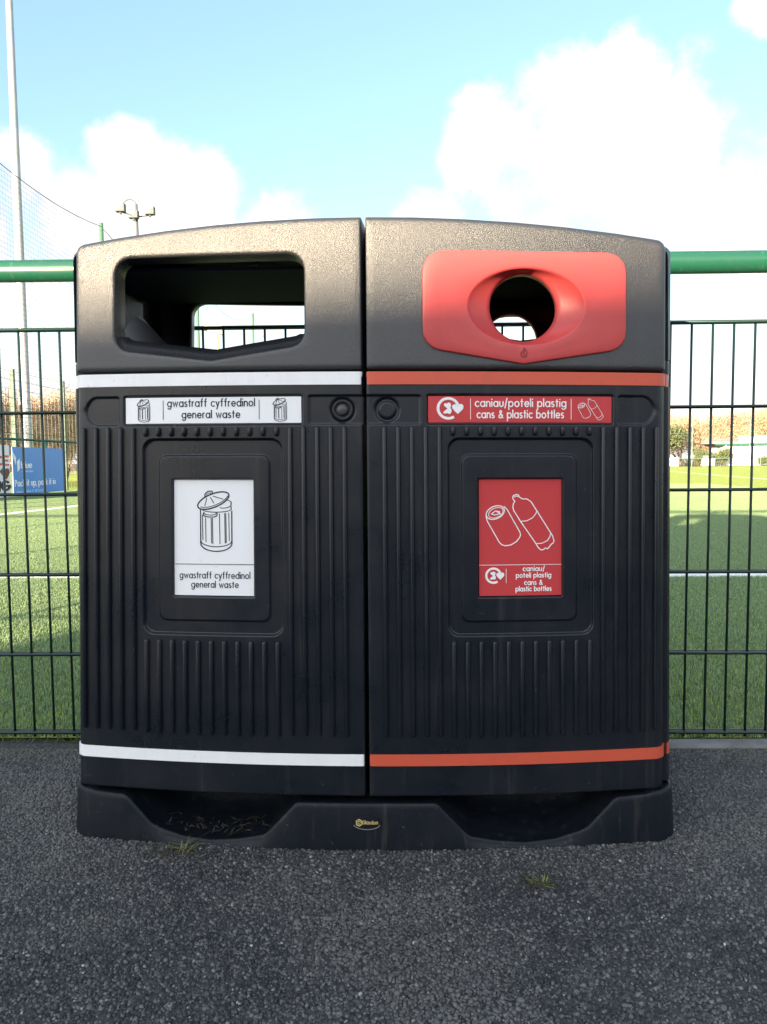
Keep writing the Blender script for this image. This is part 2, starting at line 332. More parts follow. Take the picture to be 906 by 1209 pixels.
# ------------------------------------------------------------------ the twin recycling bin
BIN = empty('recycling_bin', (-.0615, 1.297, 0), radians(-.6),
    label='black twin recycling bin with white and red bands in front of the green fence', cat='litter bin')
K_ = .14; SH = .08
def s_(z, side=0): return 1 + (.047 - .016*side)*(.86 - z)
LEAN = .0015
def S(u, z, d=0., side=1, rear=False):
    """panel coordinates (u across from the seam, z up, d proud of the face) to bin coordinates"""
    x = u*s_(z, side)*side; y = .02 + K_*x*x - d; x += LEAN*(z-.1)
    if rear: y = .50 - y
    return (x + SH*(y-.02), y, z - .009*x*min(1, max(0, (z-.3)/.6)))
def ztop(u): return 1.1292 - .118*u*u
U0, U1 = .0036, .5385
def upath(r0=.006, r1=.020, back=.085, nu=40, us=None):
    """(u, d) stations across one door: seam return, rounded edges, face, outer return"""
    P = [(U0, -back), (U0, -r0)]
    for a in (.25, .5, .75): P.append((U0 + r0*(1-cos(a*pi/2)), -r0*(1-sin(a*pi/2))))
    mid = list(us) if us is not None else list(np.linspace(U0+r0, U1-r1, nu))
    P += [(u, 0.) for u in mid]
    for a in (.15,.3,.45,.6,.75,.9,1.0): P.append((U1 - r1*(1-sin(a*pi/2)), -r1*(1-cos(a*pi/2))))
    P += [(U1, -r1-.01), (U1, -back)]
    return P
def rpoly(pts, rad, n=7):
    out = []; m = len(pts)
    for i in range(m):
        p0, p, p1 = (np.array(pts[(i+k) % m], float) for k in (-1, 0, 1)); r = rad[i] if hasattr(rad, '__len__') else rad
        a = (p0-p)/np.linalg.norm(p0-p); b = (p1-p)/np.linalg.norm(p1-p); th = math.acos(np.clip(a@b, -1, 1))
        t = r/tan(th/2); c = p + (a+b)/np.linalg.norm(a+b)*r/sin(th/2)
        A, B = p+a*t-c, p+b*t-c; ang = math.acos(np.clip((A@B)/(r*r), -1, 1))
        for k in range(n+1):
            f = k/n; q = (A*sin((1-f)*ang) + B*sin(f*ang))/sin(ang); out.append(tuple(c+q))
    return out
def cast(poly, c, angs):
    P = np.array(poly); Q = np.roll(P, -1, 0); out = []
    for a in angs:
        d = np.array([cos(a), sin(a)]); best = None
        e = Q-P; den = d[0]*e[:, 1]-d[1]*e[:, 0]; den[abs(den) < 1e-12] = 1e-12; w = P-np.array(c)
        t = (w[:, 0]*e[:, 1]-w[:, 1]*e[:, 0])/den; s = (w[:, 0]*d[1]-w[:, 1]*d[0])/den
        ok = (s >= -1e-9) & (s <= 1+1e-9) & (t > 0); out.append(np.array(c) + d*t[ok].max())
    return np.array(out)
def offs(P, r):          # move closed sample ring outwards by r
    T = np.roll(P, -1, 0)-np.roll(P, 1, 0); T /= np.linalg.norm(T, axis=1)[:, None]; return P + np.stack([T[:, 1], -T[:, 0]], 1)*r
AC = (.278, .978)
AP = rpoly([(.1065,1.0695),(.1065,.9105),(.277,.8845),(.4585,.9085),(.4585,1.0725)], [.028,.028,.03,.028,.030])
hood_pts = [(U0, 1.129), (U0, .8625), (U1, .8625), (U1, ztop(U1))] + [(u, ztop(u)) for u in (.45,.36,.27,.18,.09)]
HO = rpoly(hood_pts, [.004,.003,.005,.017,.02,.02,.02,.02,.02], 5)
angs = sorted(set(list(np.round(np.linspace(0, 2*pi, 120, endpoint=False), 4)) +
       [round(atan2(p[1]-AC[1], p[0]-AC[0]) % (2*pi), 4) for p in AP + HO]))
def inset_poly(pts, g):
    m = len(pts); out = []
    for i in range(m):
        p0, p, p1 = (np.array(pts[(i+k) % m], float) for k in (-1, 0, 1)); a = (p-p0)/np.linalg.norm(p-p0); b = (p1-p)/np.linalg.norm(p1-p)
        na, nb = np.array([-a[1], a[0]]), np.array([-b[1], b[0]]); den = 1 + na@nb; out.append(tuple(p + (na+nb)*g/den))
    return out
def ring(pts, rad, g, c, an):      # outline moved inwards by g (counter-clockwise outlines)
    A = sum(pts[i-1][0]*pts[i][1]-pts[i][0]*pts[i-1][1] for i in range(len(pts))); sg = 1 if A > 0 else -1
    return cast(rpoly(inset_poly(pts, g*sg), [max(.0008, q-g) for q in rad], 6), c, an)
HRAD = [.003,.006,.008,.019,.02,.02,.02,.02,.02]
AP_P, AP_R = [(.1065,1.0665),(.1065,.9095),(.277,.8835),(.4585,.9050),(.4585,1.0665)], [.028,.028,.03,.028,.030]
def hood(side, rear):
    mb = MB(); G = []
    m = lambda P, d: [S(p[0], p[1], d, side, rear) for p in P]
    r = .011; gi = .014 if side > 0 else 0          # the hole behind the red plate is a little smaller
    def O(g):
        P = ring(hood_pts, HRAD, g, AC, angs); P[:, 0] -= .84*g*np.clip(1-(P[:, 0]-U0)/.05, 0, 1); return P
    def fun(P, f): P = P.copy(); P[:, 1] += f*.019*np.clip((.932-P[:, 1])/.018, 0, 1); return P
    I = lambda g: ring(AP_P, AP_R, gi-g, AC, angs); RO = O(0); RI = I(0)
    G.append(m(RO, -.092)); G.append(m(RO, -r-.02)); G.append(m(RO, -r))
    for a in (.2,.4,.6,.8): G.append(m(O(r*(1-cos(a*pi/2))), -r*(1-sin(a*pi/2))))
    o2 = O(r); i2 = I(.007)
    for f in np.linspace(0, 1, 9): G.append(m(o2*(1-f)+i2*f, 0.))
    for a in (.25,.5,.75,1): G.append(m(I(.007*(1-sin(a*pi/2))), -.007*(1-cos(a*pi/2))))
    G.append(m(fun(RI, .5), -.018)); G.append(m(fun(I(-.004), 1), -.034)); G.append(m(fun(I(.001), 1), -.036)); G.append(m(fun(I(.006), .8), -.030)); G.append(m(I(.010), -.010))
    G.append(m(O(.014), -.010))
    mb.grid(G, closed=True)
    o = mb.build('hood', PLH, BIN, True); return o
def sstep(x): x = np.clip(x, 0, 1); return x*x*(3-2*x)
def sd_box(U, Z, x0, x1, z0, z1, r):
    cx, cz, hx, hz = (x0+x1)/2, (z0+z1)/2, (x1-x0)/2-r, (z1-z0)/2-r
    qx, qz = abs(U-cx)-hx, abs(Z-cz)-hz
    return np.hypot(np.maximum(qx, 0), np.maximum(qz, 0)) + np.minimum(np.maximum(qx, qz), 0) - r
def door(side, rear):
    fine = lambda a, b, s: list(np.arange(a, b, s))
    us = sorted(set(np.round(fine(U0+.006, .10, .0016) + fine(.10, .118, .0010) + fine(.118,.142,.004) + fine(.142,.156,.0009) + fine(.156,.164,.002)
        + fine(.164,.178,.0009) + fine(.178,.194,.003) + fine(.194,.206,.0008) + fine(.206,.342,.006) + fine(.342,.356,.0008)
        + fine(.356,.368,.003) + fine(.368,.382,.0009) + fine(.382,.396,.003) + fine(.396,.412,.0009) + fine(.412,.432,.004) + fine(.432,.458,.0010)
        + fine(.458,.4938,.0030) + fine(.4938,.5180,.0011), 5)))
    zs = sorted(set(np.round([.0885,.0895,.092,.10,.12,.1460,.1465] + fine(.1465,.1685,.004) + fine(.1685,.38,.012) + fine(.380,.394,.0009) + fine(.394,.406,.002)
        + fine(.406,.419,.0009) + fine(.419,.450,.004) + fine(.450,.463,.0008) + fine(.463,.664,.010) + fine(.664,.677,.0008) + fine(.677,.706,.004)
        + fine(.706,.720,.0009) + fine(.720,.736,.002) + fine(.736,.750,.0009) + fine(.750,.762,.003) + fine(.762,.776,.0009) + fine(.776,.812,.0016)
        + fine(.812,.828,.0009) + [.828,.836,.8385,.8500,.8605], 5)))
    P = upath(r0=.003, us=us); Uc = np.array([p[0] for p in P]); Dc = np.array([p[1] for p in P]); Z = np.array(zs)
    UU, ZZ = np.meshgrid(Uc, Z); D = np.tile(Dc, (len(Z), 1))
    e = .0022
    st = lambda sd, w=e: 1 - sstep((sd + w)/(2*w))          # 1 inside, 0 outside
    face = (Dc[None] > -1e-6)
    H = np.zeros_like(D)
    H -= .0070*st(sd_box(UU, ZZ, .1475, .4040, .3870, .7425, .020))
    H += .0040*st(sd_box(UU, ZZ, .1710, .3755, .4120, .7135, .014))
    H -= .0080*st(sd_box(UU, ZZ, .1995, .3500, .4560, .6710, .003), .0016)
    H -= .0045*st(sd_box(UU, ZZ, .1105, .4405, .7675, .8200, .004))
    a = st(np.where(UU < .4860, sd_box(UU, ZZ, .4510, .5200, .7685, .8190, .004), np.maximum(sd_box(UU, ZZ, .40, .56, .7685, .8190, .004), np.hypot(UU-.4900, ZZ-.79375)-.0262)))
    H -= .0040*a
    H -= .0040*st(sd_box(UU, ZZ, -.05, .0985, .7685, .8190, .004))
    H -= .0050*st(np.hypot(UU-.0395, ZZ-.7937)-.0215, .0025)
    if side > 0: H += .0035*st(np.hypot(UU-.0395, ZZ-.7937)-.0150, .0025)
    H[:, :2] = 0; D = D + H*np.clip(1 + Dc[None]/.006, 0, 1)
    # bottom and top returns
    inset = np.where(ZZ < .0890, -.006, 0) + np.where(ZZ > .8600, -.004, 0)
    D = D + inset
    x = UU*s_(ZZ, side)*side; y = .02 + K_*x*x - D
    if rear: y = .50-y
    V = np.stack([x + LEAN*(ZZ-.1) + SH*(y-.02), y, ZZ - .009*x*np.clip((ZZ-.3)/.6, 0, 1)], -1).reshape(-1, 3)
    R, C_ = ZZ.shape; idx = np.arange(R*C_).reshape(R, C_)
    Fc = np.stack([idx[:-1, :-1], idx[:-1, 1:], idx[1:, 1:], idx[1:, :-1]], -1).reshape(-1, 4)
    return link('door_panel', mesh_from('door_panel', V, Fc, PL, True), BIN)
def band(name, z0, z1, side, rear, mat):
    P = upath(r0=.006)[1:-1]; e = .0016
    def row(z, h): return [S(u + (h if u > U1-.006 else 0), z, d+h, side, rear) for u, d in P]
    mb = MB(); mb.grid([row(z0, e), row(z1, e)]); mb.grid([row(z1, e), row(z1, -.001)]); mb.grid([row(z0, -.001), row(z0, e)])
    return mb.build(name, mat, BIN, True)
# moulded ribs
def rib_mesh(u, z0, z1, side, rear):
    w, h = .0045, .0072; mb = MB(); G = []
    prof = [(-1,-.1),(-.93,.45),(-.62,.88),(0,1),(.62,.88),(.93,.45),(1,-.1)]
    st = [(z0, .15, .0), (z0+.0007, .55, .62), (z0+.0022, .85, .93), (z0+.0042, 1, 1), (z1-.0042, 1, 1), (z1-.0022, .85, .93), (z1-.0007, .55, .62), (z1, .15, .0)]
    for z, a, b in st: G.append([S(u+p*w*a, z, q*h*b - (.0003 if b == 0 else 0), side, rear) for p, q in prof])
    mb.grid(G); return mb
def ribs(side, dp, rear=False):
    for i in range(21):
        u = .2775 + (i-10)*.02423
        if 5 <= i <= 15:
            for z0, z1 in ((.199,.3775),(.7475,.7650)): rib_mesh(u, z0, z1, side, rear).build('rib', PL, dp, True)
        else: rib_mesh(u, .2015 if True else 0, .7650, side, rear).build('rib', PL, dp, True)

doors, hoods = {}, {}
for side in (-1, 1):
    for rear in (False, True):
        h = hood(side, rear); h['label'] = ('left' if side < 0 else 'right') + (' front' if not rear else ' back') + ' hood section'
        d = door(side, rear); d['label'] = ('left' if side < 0 else 'right') + (' front' if not rear else ' back') + ' ribbed door panel'
        doors[side, rear] = d; hoods[side, rear] = h
        ribs(side, d, rear)
        m = STW if side < 0 else STR; c = 'white' if side < 0 else 'red'
        b1 = band('band', .8380, .8605, side, rear, m); b1['label'] = c + ' upper band' + (' at the back' if rear else '')
        b2 = band('band', .1465, .1680, side, rear, m); b2['label'] = c + ' lower band' + (' at the back' if rear else '')
# core shells between the front and back doors (a little wider than the doors)
def core(side, z0, z1, name, mat, e=0., top=False):
    mb = MB(); HW = .553 + e
    def outline(u_in, g):
        if top:
            pts = [(u_in, z0), (HW-g, z0), (HW-g, ztop(.54)-.004-g)] + [(u, ztop(u)-.002-g) for u in (.45,.36,.27,.18,.09)] + [(u_in, ztop(u_in)-.002-g)]
            return rpoly(pts, [.001,.004,.016] + [.02]*5 + [.002], 3)
        return [(u_in, z0), (HW-g, z0), (HW-g, (z0+z1)/2), (HW-g, z1), (u_in, z1)]
    A = outline(.002, 0); B = outline(.012, .008)
    def mp(P, y): return [((p[0]*(1+.03*(.86-p[1])))*side + SH*(y-.02) + LEAN*(p[1]-.1), y, p[1] - .009*p[0]*side*min(1, max(0, (p[1]-.3)/.6))) for p in P]
    r = .008
    G = [mp(B, .075), mp(outline(.012, .006), .082) , mp(A, .090), mp(A, .25), mp(A, .410), mp(outline(.012, .006), .418), mp(B, .425)]
    if not top: G = G[1:-1]
    mb.grid(G, closed=top)
    if top:   # inner skin
        mb.grid([mp(B, .075), mp(B, .25), mp(B, .425)], closed=True)
    else:
        n = len(A); mb.f.append(tuple(len(mb.v)-n+k for k in range(n))); mb.f.append(tuple(range(n)))
    o = mb.build(name, mat, BIN, True if top else False)
    return o
for side in (-1, 1):
    core(side, .885, 1.1, 'side_shell', PLH, top=True); core(side, .095, .838, 'body_core', PL)
    core(side, .8385, .8620, 'side_band', STW if side < 0 else STR, -.0035)
    core(side, .8625, .8835, 'body_core', PL, -.001)
    core(side, .1465, .168, 'side_band', STW if side < 0 else STR, .0012)
# left hood: pale sheet painting in the lip's reflection; each hood: litter flap ledge
mb = MB(); G = []
for k in range(13):
    a = k/12*pi/2; G.append([S(.462 - .040*(1-cos(a)), .905 + .065*sin(a)*(1-.5*t), -.03 - .12*t, -1) for t in np.linspace(0, 1, 6)])
mb.grid(G); mb.build('lip_glint_sheet', material('painted_lip_glint', (.42,.44,.48), .22, .8), BIN, True)
for side in (-1, 1):
    mb = MB(); x0, x1 = sorted((side*.02, side*.54)); mb.box(x0+SH*.2, x1+SH*.2, .11, .39, 1.062, 1.068); mb.build('roof_ledge', PLD, BIN)

# ---- red aperture plates (front and back of the right-hand unit)
RP_P, RP_R = [(.1040,1.0688),(.1040,.9020),(.2810,.8735),(.4640,.9020),(.4640,1.0688)], [.036,.036,.02,.036,.034]
RP = rpoly([(.1040,1.0700),(.1040,.9010),(.2810,.8710),(.4640,.8985),(.4640,1.0670)], [.036,.036,.02,.036,.034])
AC2 = (.282, .975)
angp = sorted(set(list(np.round(np.linspace(0, 2*pi, 128, endpoint=False), 4)) + [round(atan2(p[1]-AC2[1], p[0]-AC2[0]) % (2*pi), 4) for p in RP]))
def plate(rear):
    Q = lambda g: ring(RP_P, RP_R, g, AC2, angp); R0 = Q(0); A = np.array(angp)
    ell = np.stack([.286 + .1015*np.cos(A), .9735 + .0655*np.sin(A)], 1); cir = np.stack([.2815 + .0605*np.cos(A), .9770 + .0605*np.sin(A)], 1)
    m = lambda P, d: [S(p[0], p[1], d, 1, rear) for p in P]; mb = MB(); G = []; t = .0045; r = .003
    G.append(m(R0, -.002)); G.append(m(R0, t-r))
    for a in (.33,.66,1): G.append(m(Q(r*(1-cos(a*pi/2))), t-r+r*sin(a*pi/2)))
    R1 = Q(r); e1 = np.stack([.286 + .1055*np.cos(A), .9735 + .0695*np.sin(A)], 1)
    # slight pillow towards the lower chin: keep face flat, crease above the chin
    for f in (.3,.6,1): G.append(m(R1*(1-f)+e1*f, t))
    G.append(m(e1*.66+ell*.34, t-.0003)); G.append(m(e1*.33+ell*.67, t-.0012)); G.append(m(ell, t-.003))
    for f in (.2,.4,.6,.8,.93): G.append(m(ell*(1-f)+cir*f, t-.003-.0235*f**.85))
    G.append(m(cir, -.024)); G.append(m(cir + (AC2-cir)*.02, -.027)); G.append(m(cir, -.050)); G.append(m(cir + (cir-AC2)*.05, -.050)); G.append(m(cir + (cir-AC2)*.05, -.02))
    mb.grid(G, closed=True)
    o = mb.build('aperture_plate', RED, hoods[1, rear], True); return o
pf = plate(False); pr_ = plate(True)

# ------------------------------------------------------------------ lettering in strokes
def arc(cx, cy, rx, ry, a0, a1, n=14):
    return [(cx + rx*cos(radians(a0+(a1-a0)*k/n)), cy + ry*sin(radians(a0+(a1-a0)*k/n))) for k in range(n+1)]
CIR = lambda cx=.5, r=.5: arc(cx, .5, r, .5, 0, 360, 22)
FONT = {
 'a': (1.0, [CIR(), [(1,1.02),(1,-.02)]]), 'b': (1.0, [CIR(), [(0,1.6),(0,0)]]), 'd': (1.0, [CIR(), [(1,1.6),(1,0)]]),
 'c': (.82, [arc(.5,.5,.5,.5,48,312)]), 'e': (.98, [[(.03,.5),(.97,.5)], arc(.5,.5,.48,.5,0,318,18)]), 'o': (1.0, [CIR()]),
 'g': (1.0, [CIR(), [(1,1.02),(1,.0)] + arc(.5,.0,.5,.52,0,-145,10)]), 'p': (1.0, [CIR(), [(0,1.02),(0,-.6)]]),
 'i': (.0, [[(0,1),(0,0)], [(0,1.42),(0,1.5)]]), 'l': (.0, [[(0,1.6),(0,0)]]),
 'n': (.8, [[(0,1),(0,0)], [(0,.6)] + arc(.4,.58,.4,.42,180,0,10) + [(.8,0)]]), 'u': (.8, [[(0,1),(0,.42)] + arc(.4,.42,.4,.42,180,360,10) + [(.8,1)]]),
 'r': (.42, [[(0,1),(0,0)], [(0,.6)] + arc(.36,.58,.36,.42,180,85,8)]), 't': (.5, [[(.24,1.45),(.24,0)], [(0,1),(.5,1)]]),
 'f': (.55, [[(.22,0),(.22,1.25)] + arc(.5,1.25,.28,.35,180,85,8), [(0,1),(.5,1)]]),
 's': (.62, [arc(.32,.74,.28,.26,50,235,9) + arc(.30,.26,.30,.26,70,-140,10)]),
 'w': (1.3, [[(0,1),(.34,.02),(.65,.95),(.96,.02),(1.3,1)]]), 'y': (.86, [[(0,1),(.43,.08)], [(.86,1),(.22,-.58)]]),
 'k': (.72, [[(0,1.6),(0,0)], [(.66,1),(.05,.45)], [(.25,.62),(.72,0)]]), '/': (.5, [[(0,-.3),(.5,1.65)]]),
 '&': (1.1, [[(1.1,0),(.35,1.05)] + arc(.52,1.2,.22,.26,200,-20,8) + [(.5,.78),(.16,.52)] + arc(.42,.3,.36,.32,150,320,10) + [(1.0,.6)]]),
 'P': (.85, [[(0,0),(0,1.5)] + [(.4,1.5)] + arc(.42,1.12,.4,.38,90,-90,8) + [(0,.74)]]), ',': (.0, [[(0,.1),(-.1,-.25)]]),
 'G': (1.2, [arc(.72,.75,.72,.75,45,350,16) + [(1.42,.72),(.85,.72)]]), 'N': (1.1, [[(0,0),(0,1.5),(1.1,0),(1.1,1.5)]]), 'E': (.8, [[(.8,1.5),(0,1.5),(0,0),(.8,0)], [(0,.76),(.7,.76)]]),
 'C': (1.2, [arc(.72,.75,.72,.75,45,315,16)]), '.': (.0, [[(0,0),(0,.1)]]), ' ': (.35, [])}
_cnt = [0]
def stroke(mb, pts, r, fn, h=.0006):
    _cnt[0] += 1; h = h*(1 + .06*(_cnt[0] % 5)); P = [np.array(p, float) for p in pts]
    Q = [P[0]]
    for p in P[1:]:
        if np.linalg.norm(p-Q[-1]) > 1e-6: Q.append(p)
    P = []
    for a, b in zip(Q[:-1], Q[1:]):
        k = max(1, int(np.linalg.norm(b-a)/(r*14))); P += [a + (b-a)*q/k for q in range(k)]
    P.append(Q[-1]); closed = len(P) > 3 and np.linalg.norm(P[0]-P[-1]) < 1e-4
    if len(P) < 2: return
    rows = []
    for i, p in enumerate(P):
        a = P[i-1] if i else (P[-2] if closed else None); b = P[i+1] if i < len(P)-1 else (P[1] if closed else None)
        t1 = (p-a) if a is not None else (b-p); t2 = (b-p) if b is not None else (p-a)
        t1 = t1/np.linalg.norm(t1); t2 = t2/np.linalg.norm(t2); t = t1+t2; ln = np.linalg.norm(t)
        t = t/ln if ln > 1e-6 else t1; n = np.array([-t[1], t[0]]); k = 1/max(.5, abs(np.array([-t1[1], t1[0]])@n))
        q = p.copy()
        if not closed and i == 0: q = p - t*r*.6
        if not closed and i == len(P)-1: q = p + t*r*.6
        rows.append([fn(*(q+n*r*k*w), hh) for w, hh in ((-1,0),(-.85,h),(.85,h),(1,0))])
    mb.grid(rows)
    if not closed: b = len(mb.v); mb.f.append(tuple(b-4+k for k in range(4))); mb.f.append(tuple(b-len(rows)*4+k for k in range(4)))
def text(mb, s, x0, x1, base, xh, r, fn, ydown=True, gap=.44):
    W_ = 0; adv = []
    for ch in s: adv.append(W_); W_ += FONT[ch][0] + gap + (.02 if FONT[ch][0] == 0 else 0)
    W_ -= gap; kx = (x1-x0)/W_; sg = -1 if ydown else 1
    for ch, a in zip(s, adv):
        for st in FONT[ch][1]: stroke(mb, [(x0 + (a+p[0])*kx, base + sg*p[1]*xh) for p in st], r, fn)
def fill(mb, pts, fn, h=.0007):
    c = np.mean(pts, 0); b = [fn(*p, h) for p in pts]; mb.add([fn(*c, h)] + b, [(0, i+1, (i+1) % len(b)+1) for i in range(len(b))])
def ell(cx, cy, rx, ry, tilt=0, a0=0, a1=360, n=26):
    t = radians(tilt); return [(cx + rx*cos(a)*cos(t) - ry*sin(a)*sin(t), cy + rx*cos(a)*sin(t) + ry*sin(a)*cos(t)) for a in [radians(a0+(a1-a0)*k/n) for k in range(n+1)]]
def trash_can(mb, fn, k=1, r=2.2):
    S_ = lambda pts, w=1: stroke(mb, pts, r*w, fn)
    S_([(378,425),(378,603)] + ell(462,603,84,44,0,180,0,16) + [(546,603),(546,430)], 1.3)
    S_(ell(462,592,82,30,0,180,0,14)); S_([(542,380),(543,420)]); S_(ell(462,418,82,18,0,180,0,12)[2:], .9); S_(ell(500,385,44,16,0,-70,0,8) , .9); S_(ell(500,392,44,22,0,0,110,8), .9)
    S_(ell(447,374,90,36,-22), 1.5); S_(ell(448,368,84,31,-22,20,160,14), .8)
    S_([(402,355),(403,338),(418,324),(440,323),(444,336)], 1.2); S_([(411,352),(413,340),(423,333),(433,334),(436,343)], .7)
    S_([(412,362),(402,402)], .8); S_([(432,357),(450,387)], .8); S_([(446,350),(500,366)], .8)
    for x, y0, y1 in ((388,450,585),(405,465,596),(435,468,602),(442,468,606),(480,445,606),(508,443,602),(514,443,600),(530,440,590)): S_([(x,y0),(x+2,y1)], .8)
    S_([(393,440),(396,456),(420,462),(450,462),(466,456),(468,444)], 1.1); S_([(396,437),(404,448),(430,452),(456,449),(464,440)], .8)
def can_bottle(mb, fn, r=3.0):
    S_ = lambda pts, w=1: stroke(mb, pts, r*w, fn)
    S_(ell(335,433,50,33,-24), 1); S_(ell(338,434,40,25,-24), .7)
    S_([(287,452),(292,476),(355,590)] + [(368,604),(388,610),(415,606),(445,588),(462,566),(467,550),(462,535),(397,417),(381,401)])
    S_([(315,440),(335,425),(358,428),(352,442),(330,446),(315,440)], .9); S_([(340,425),(362,440)], 1.2)
    S_([(462,352),(456,341),(444,338),(430,344),(426,354),(430,366),(438,374),(430,386),(427,404),(432,424),(468,482),(548,600),(560,622),(575,634),(588,632),(596,624),(608,628),(618,618),(628,604),(638,598),(643,586),(636,560),(552,424),(522,376),(500,362),(478,362),(462,352)])
    S_([(434,352),(445,346),(455,350)], .8); S_([(468,480),(500,478),(530,462),(548,440),(552,426)], .8); S_([(548,600),(580,598),(608,584),(622,562),(624,548)], .8)
def wales_logo(mb, fn, cx, cy, R, w):
    stroke(mb, ell(cx, cy, R, R, 0, 62, 338, 30), w, fn)
    hx, hy, q = cx+R*.92, cy+R*.02, R*.56       # heart-shaped arrow head
    fill(mb, [(hx-q,hy-q*.15),(hx-q*.9,hy-q*.6),(hx-q*.5,hy-q*.8),(hx-q*.1,hy-q*.6),(hx,hy-q*.35),(hx+q*.2,hy-q*.75),(hx+q*.65,hy-q*.85),(hx+q*1.0,hy-q*.5),(hx+q*.95,hy),(hx+q*.5,hy+q*.5),(hx,hy+q*.95),(hx-q*.55,hy+q*.45)], fn, .0009)
    wl = [(-.45,-.55),(-.2,-.5),(0,-.62),(.25,-.55),(.32,-.3),(.22,-.05),(.38,.15),(.35,.42),(.15,.6),(-.1,.5),(-.3,.55),(-.6,.5),(-.55,.35),(-.25,.25),(-.1,.05),(-.12,-.15),(-.3,-.2),(-.52,-.3)]
    fill(mb, [(cx+a*R*.85, cy+b*R*.95) for a, b in wl], fn, .0009)

def sign_plate(name, u0, u1, z0, z1, d, side, mat, dp, label):
    mb = MB(); nn = 10; G = []
    a, b = (u0, u1)
    rows = [(z0, -.002), (z0+.0004, 0), (z1-.0004, 0), (z1, -.002)]
    for z, dd in rows: G.append([S(a-.0002, z, d-.002, side)] + [S(a+(b-a)*k/nn, z, d+dd, side) for k in range(nn+1)] + [S(b+.0002, z, d-.002, side)])
    mb.grid(G); o = mb.build(name, mat, dp); o['label'] = label; return o
def mapper(zx0, zx1, zy0, zy1, u0, u1, z0, z1, d, side):
    """drawing units (x right, y down as printed) onto a sign"""
    def fn(x, y, h):
        f = (x-zx0)/(zx1-zx0)
        if side < 0: u = u1 + (u0-u1)*f
        else: u = u0 + (u1-u0)*f
        return S(u, z1 + (z0-z1)*(y-zy0)/(zy1-zy0), d+h, side)
    return fn
DL, DR = doors[-1, False], doors[1, False]
# big signs
dsg = -.0090
o = sign_plate('sign', .2015, .3490, .4575, .6700, dsg, -1, SGW, DL, 'white sign showing a dustbin')
fn = mapper(235, 662, 262, 888, .2015, .3490, .4575, .6700, dsg, -1); mb = MB(); trash_can(mb, fn, r=2.4); mb.build('dustbin_drawing', INK, DL)
mb = MB(); stroke(mb, [(240,717),(662,717)], 1.6, fn); mb.build('divider_line', INK, DL); mb = MB(); text(mb, 'gwastraff cyffredinol', 264, 641, 793, 22, 2.35, fn); text(mb, 'general waste', 327, 579, 843, 22, 2.35, fn); mb.build('lettering', INK, DL)
o = sign_plate('sign', .2015, .3490, .4575, .6700, dsg, 1, SGR, DR, 'red sign showing a can and a bottle')
fn = mapper(250, 682, 257, 878, .2015, .3490, .4575, .6700, dsg, 1); mb = MB(); can_bottle(mb, fn, r=2.7); mb.build('can_and_bottle_drawing', WIK, DR)
for l_ in ([(250,712),(682,712)], [(391,733),(391,808)]): mb = MB(); stroke(mb, l_, 1.3, fn); mb.build('divider_line', WIK, DR)
mb = MB()
for s, a, b, y in (('caniau/',480,592,745), ('poteli plastig',444,626,780), ('cans &',487,581,819), ('plastic bottles',442,628,853)): text(mb, s, a, b, y, 16, 2.3, fn)
mb.build('lettering', WIK, DR); mb = MB(); wales_logo(mb, fn, 325, 769, 38, 6); mb.build('recycling_emblem', WIK, DR)
# strip signs
dst = -.0028
sign_plate('strip_sign', .1125, .4385, .7710, .8180, dst, -1, SGW, DL, 'white strip sign')
fn = mapper(52, 855, 68, 190, .1125, .4385, .7710, .8180, dst, -1); mb = MB()
text(mb, 'gwastraff cyffredinol', 250, 648, 111, 22, 2.5, fn); text(mb, 'general waste', 317, 581, 164, 22, 2.5, fn)
mb.build('lettering', INK, DL)
for x in (229, 668): mb = MB(); stroke(mb, [(x,83),(x,171)], 1.3, fn); mb.build('divider_line', INK, DL)
for cx in (138, 762):
    mb = MB(); trash_can(mb, lambda x, y, h, cx=cx: fn(cx + (x-460)*.33, 129 + (y-485)*.325, h), r=3.0)
    mb.build('dustbin_drawing', INK, DL)
sign_plate('strip_sign', .1125, .4385, .7710, .8180, dst, 1, SGR, DR, 'red strip sign')
fn = mapper(48, 698, 54, 150, .1125, .4385, .7710, .8180, dst, 1); mb = MB()
text(mb, 'caniau/poteli plastig', 214, 534, 92, 18, 2.2, fn); text(mb, 'cans & plastic bottles', 220, 526, 133, 18, 2.2, fn)
mb.build('lettering', WIK, DR)
for x in (197, 553): mb = MB(); stroke(mb, [(x,64),(x,138)], 1.1, fn); mb.build('divider_line', WIK, DR)
mb = MB(); wales_logo(mb, fn, 119, 99, 36, 5); mb.build('recycling_emblem', WIK, DR)
mb = MB(); can_bottle(mb, lambda x, y, h: fn(623 + (x-465)*.255, 101 + (y-485)*.265, h), r=3.0); mb.build('can_and_bottle_drawing', WIK, DR)
# lock barrel on the left door
mb = MB(); G = []
for r, d in ((.0195,-.0088),(.0190,-.0060),(.0150,-.0052),(.0125,-.0075),(.0095,-.0085),(.0092,-.0045),(.0080,-.0038),(.0002,-.0036)):
    G.append([S(.0395+r*cos(2*pi*k/28), .7937+r*sin(2*pi*k/28), d, -1) for k in range(28)])
mb.grid(G, closed=True); mb.build('lock', LOCK, DL, True)
mb = MB(); mb.grid([[S(.0395+r*cos(2*pi*k/24), .7937+r*sin(2*pi*k/24), d, -1) for k in range(24)] for r, d in ((.0088,-.006),(.0088,-.0020),(.0078,-.0014),(.0002,-.0014))], closed=True); mb.build('lock_plug', material('plug_grey', (.045,.047,.055), .35), DL, True)
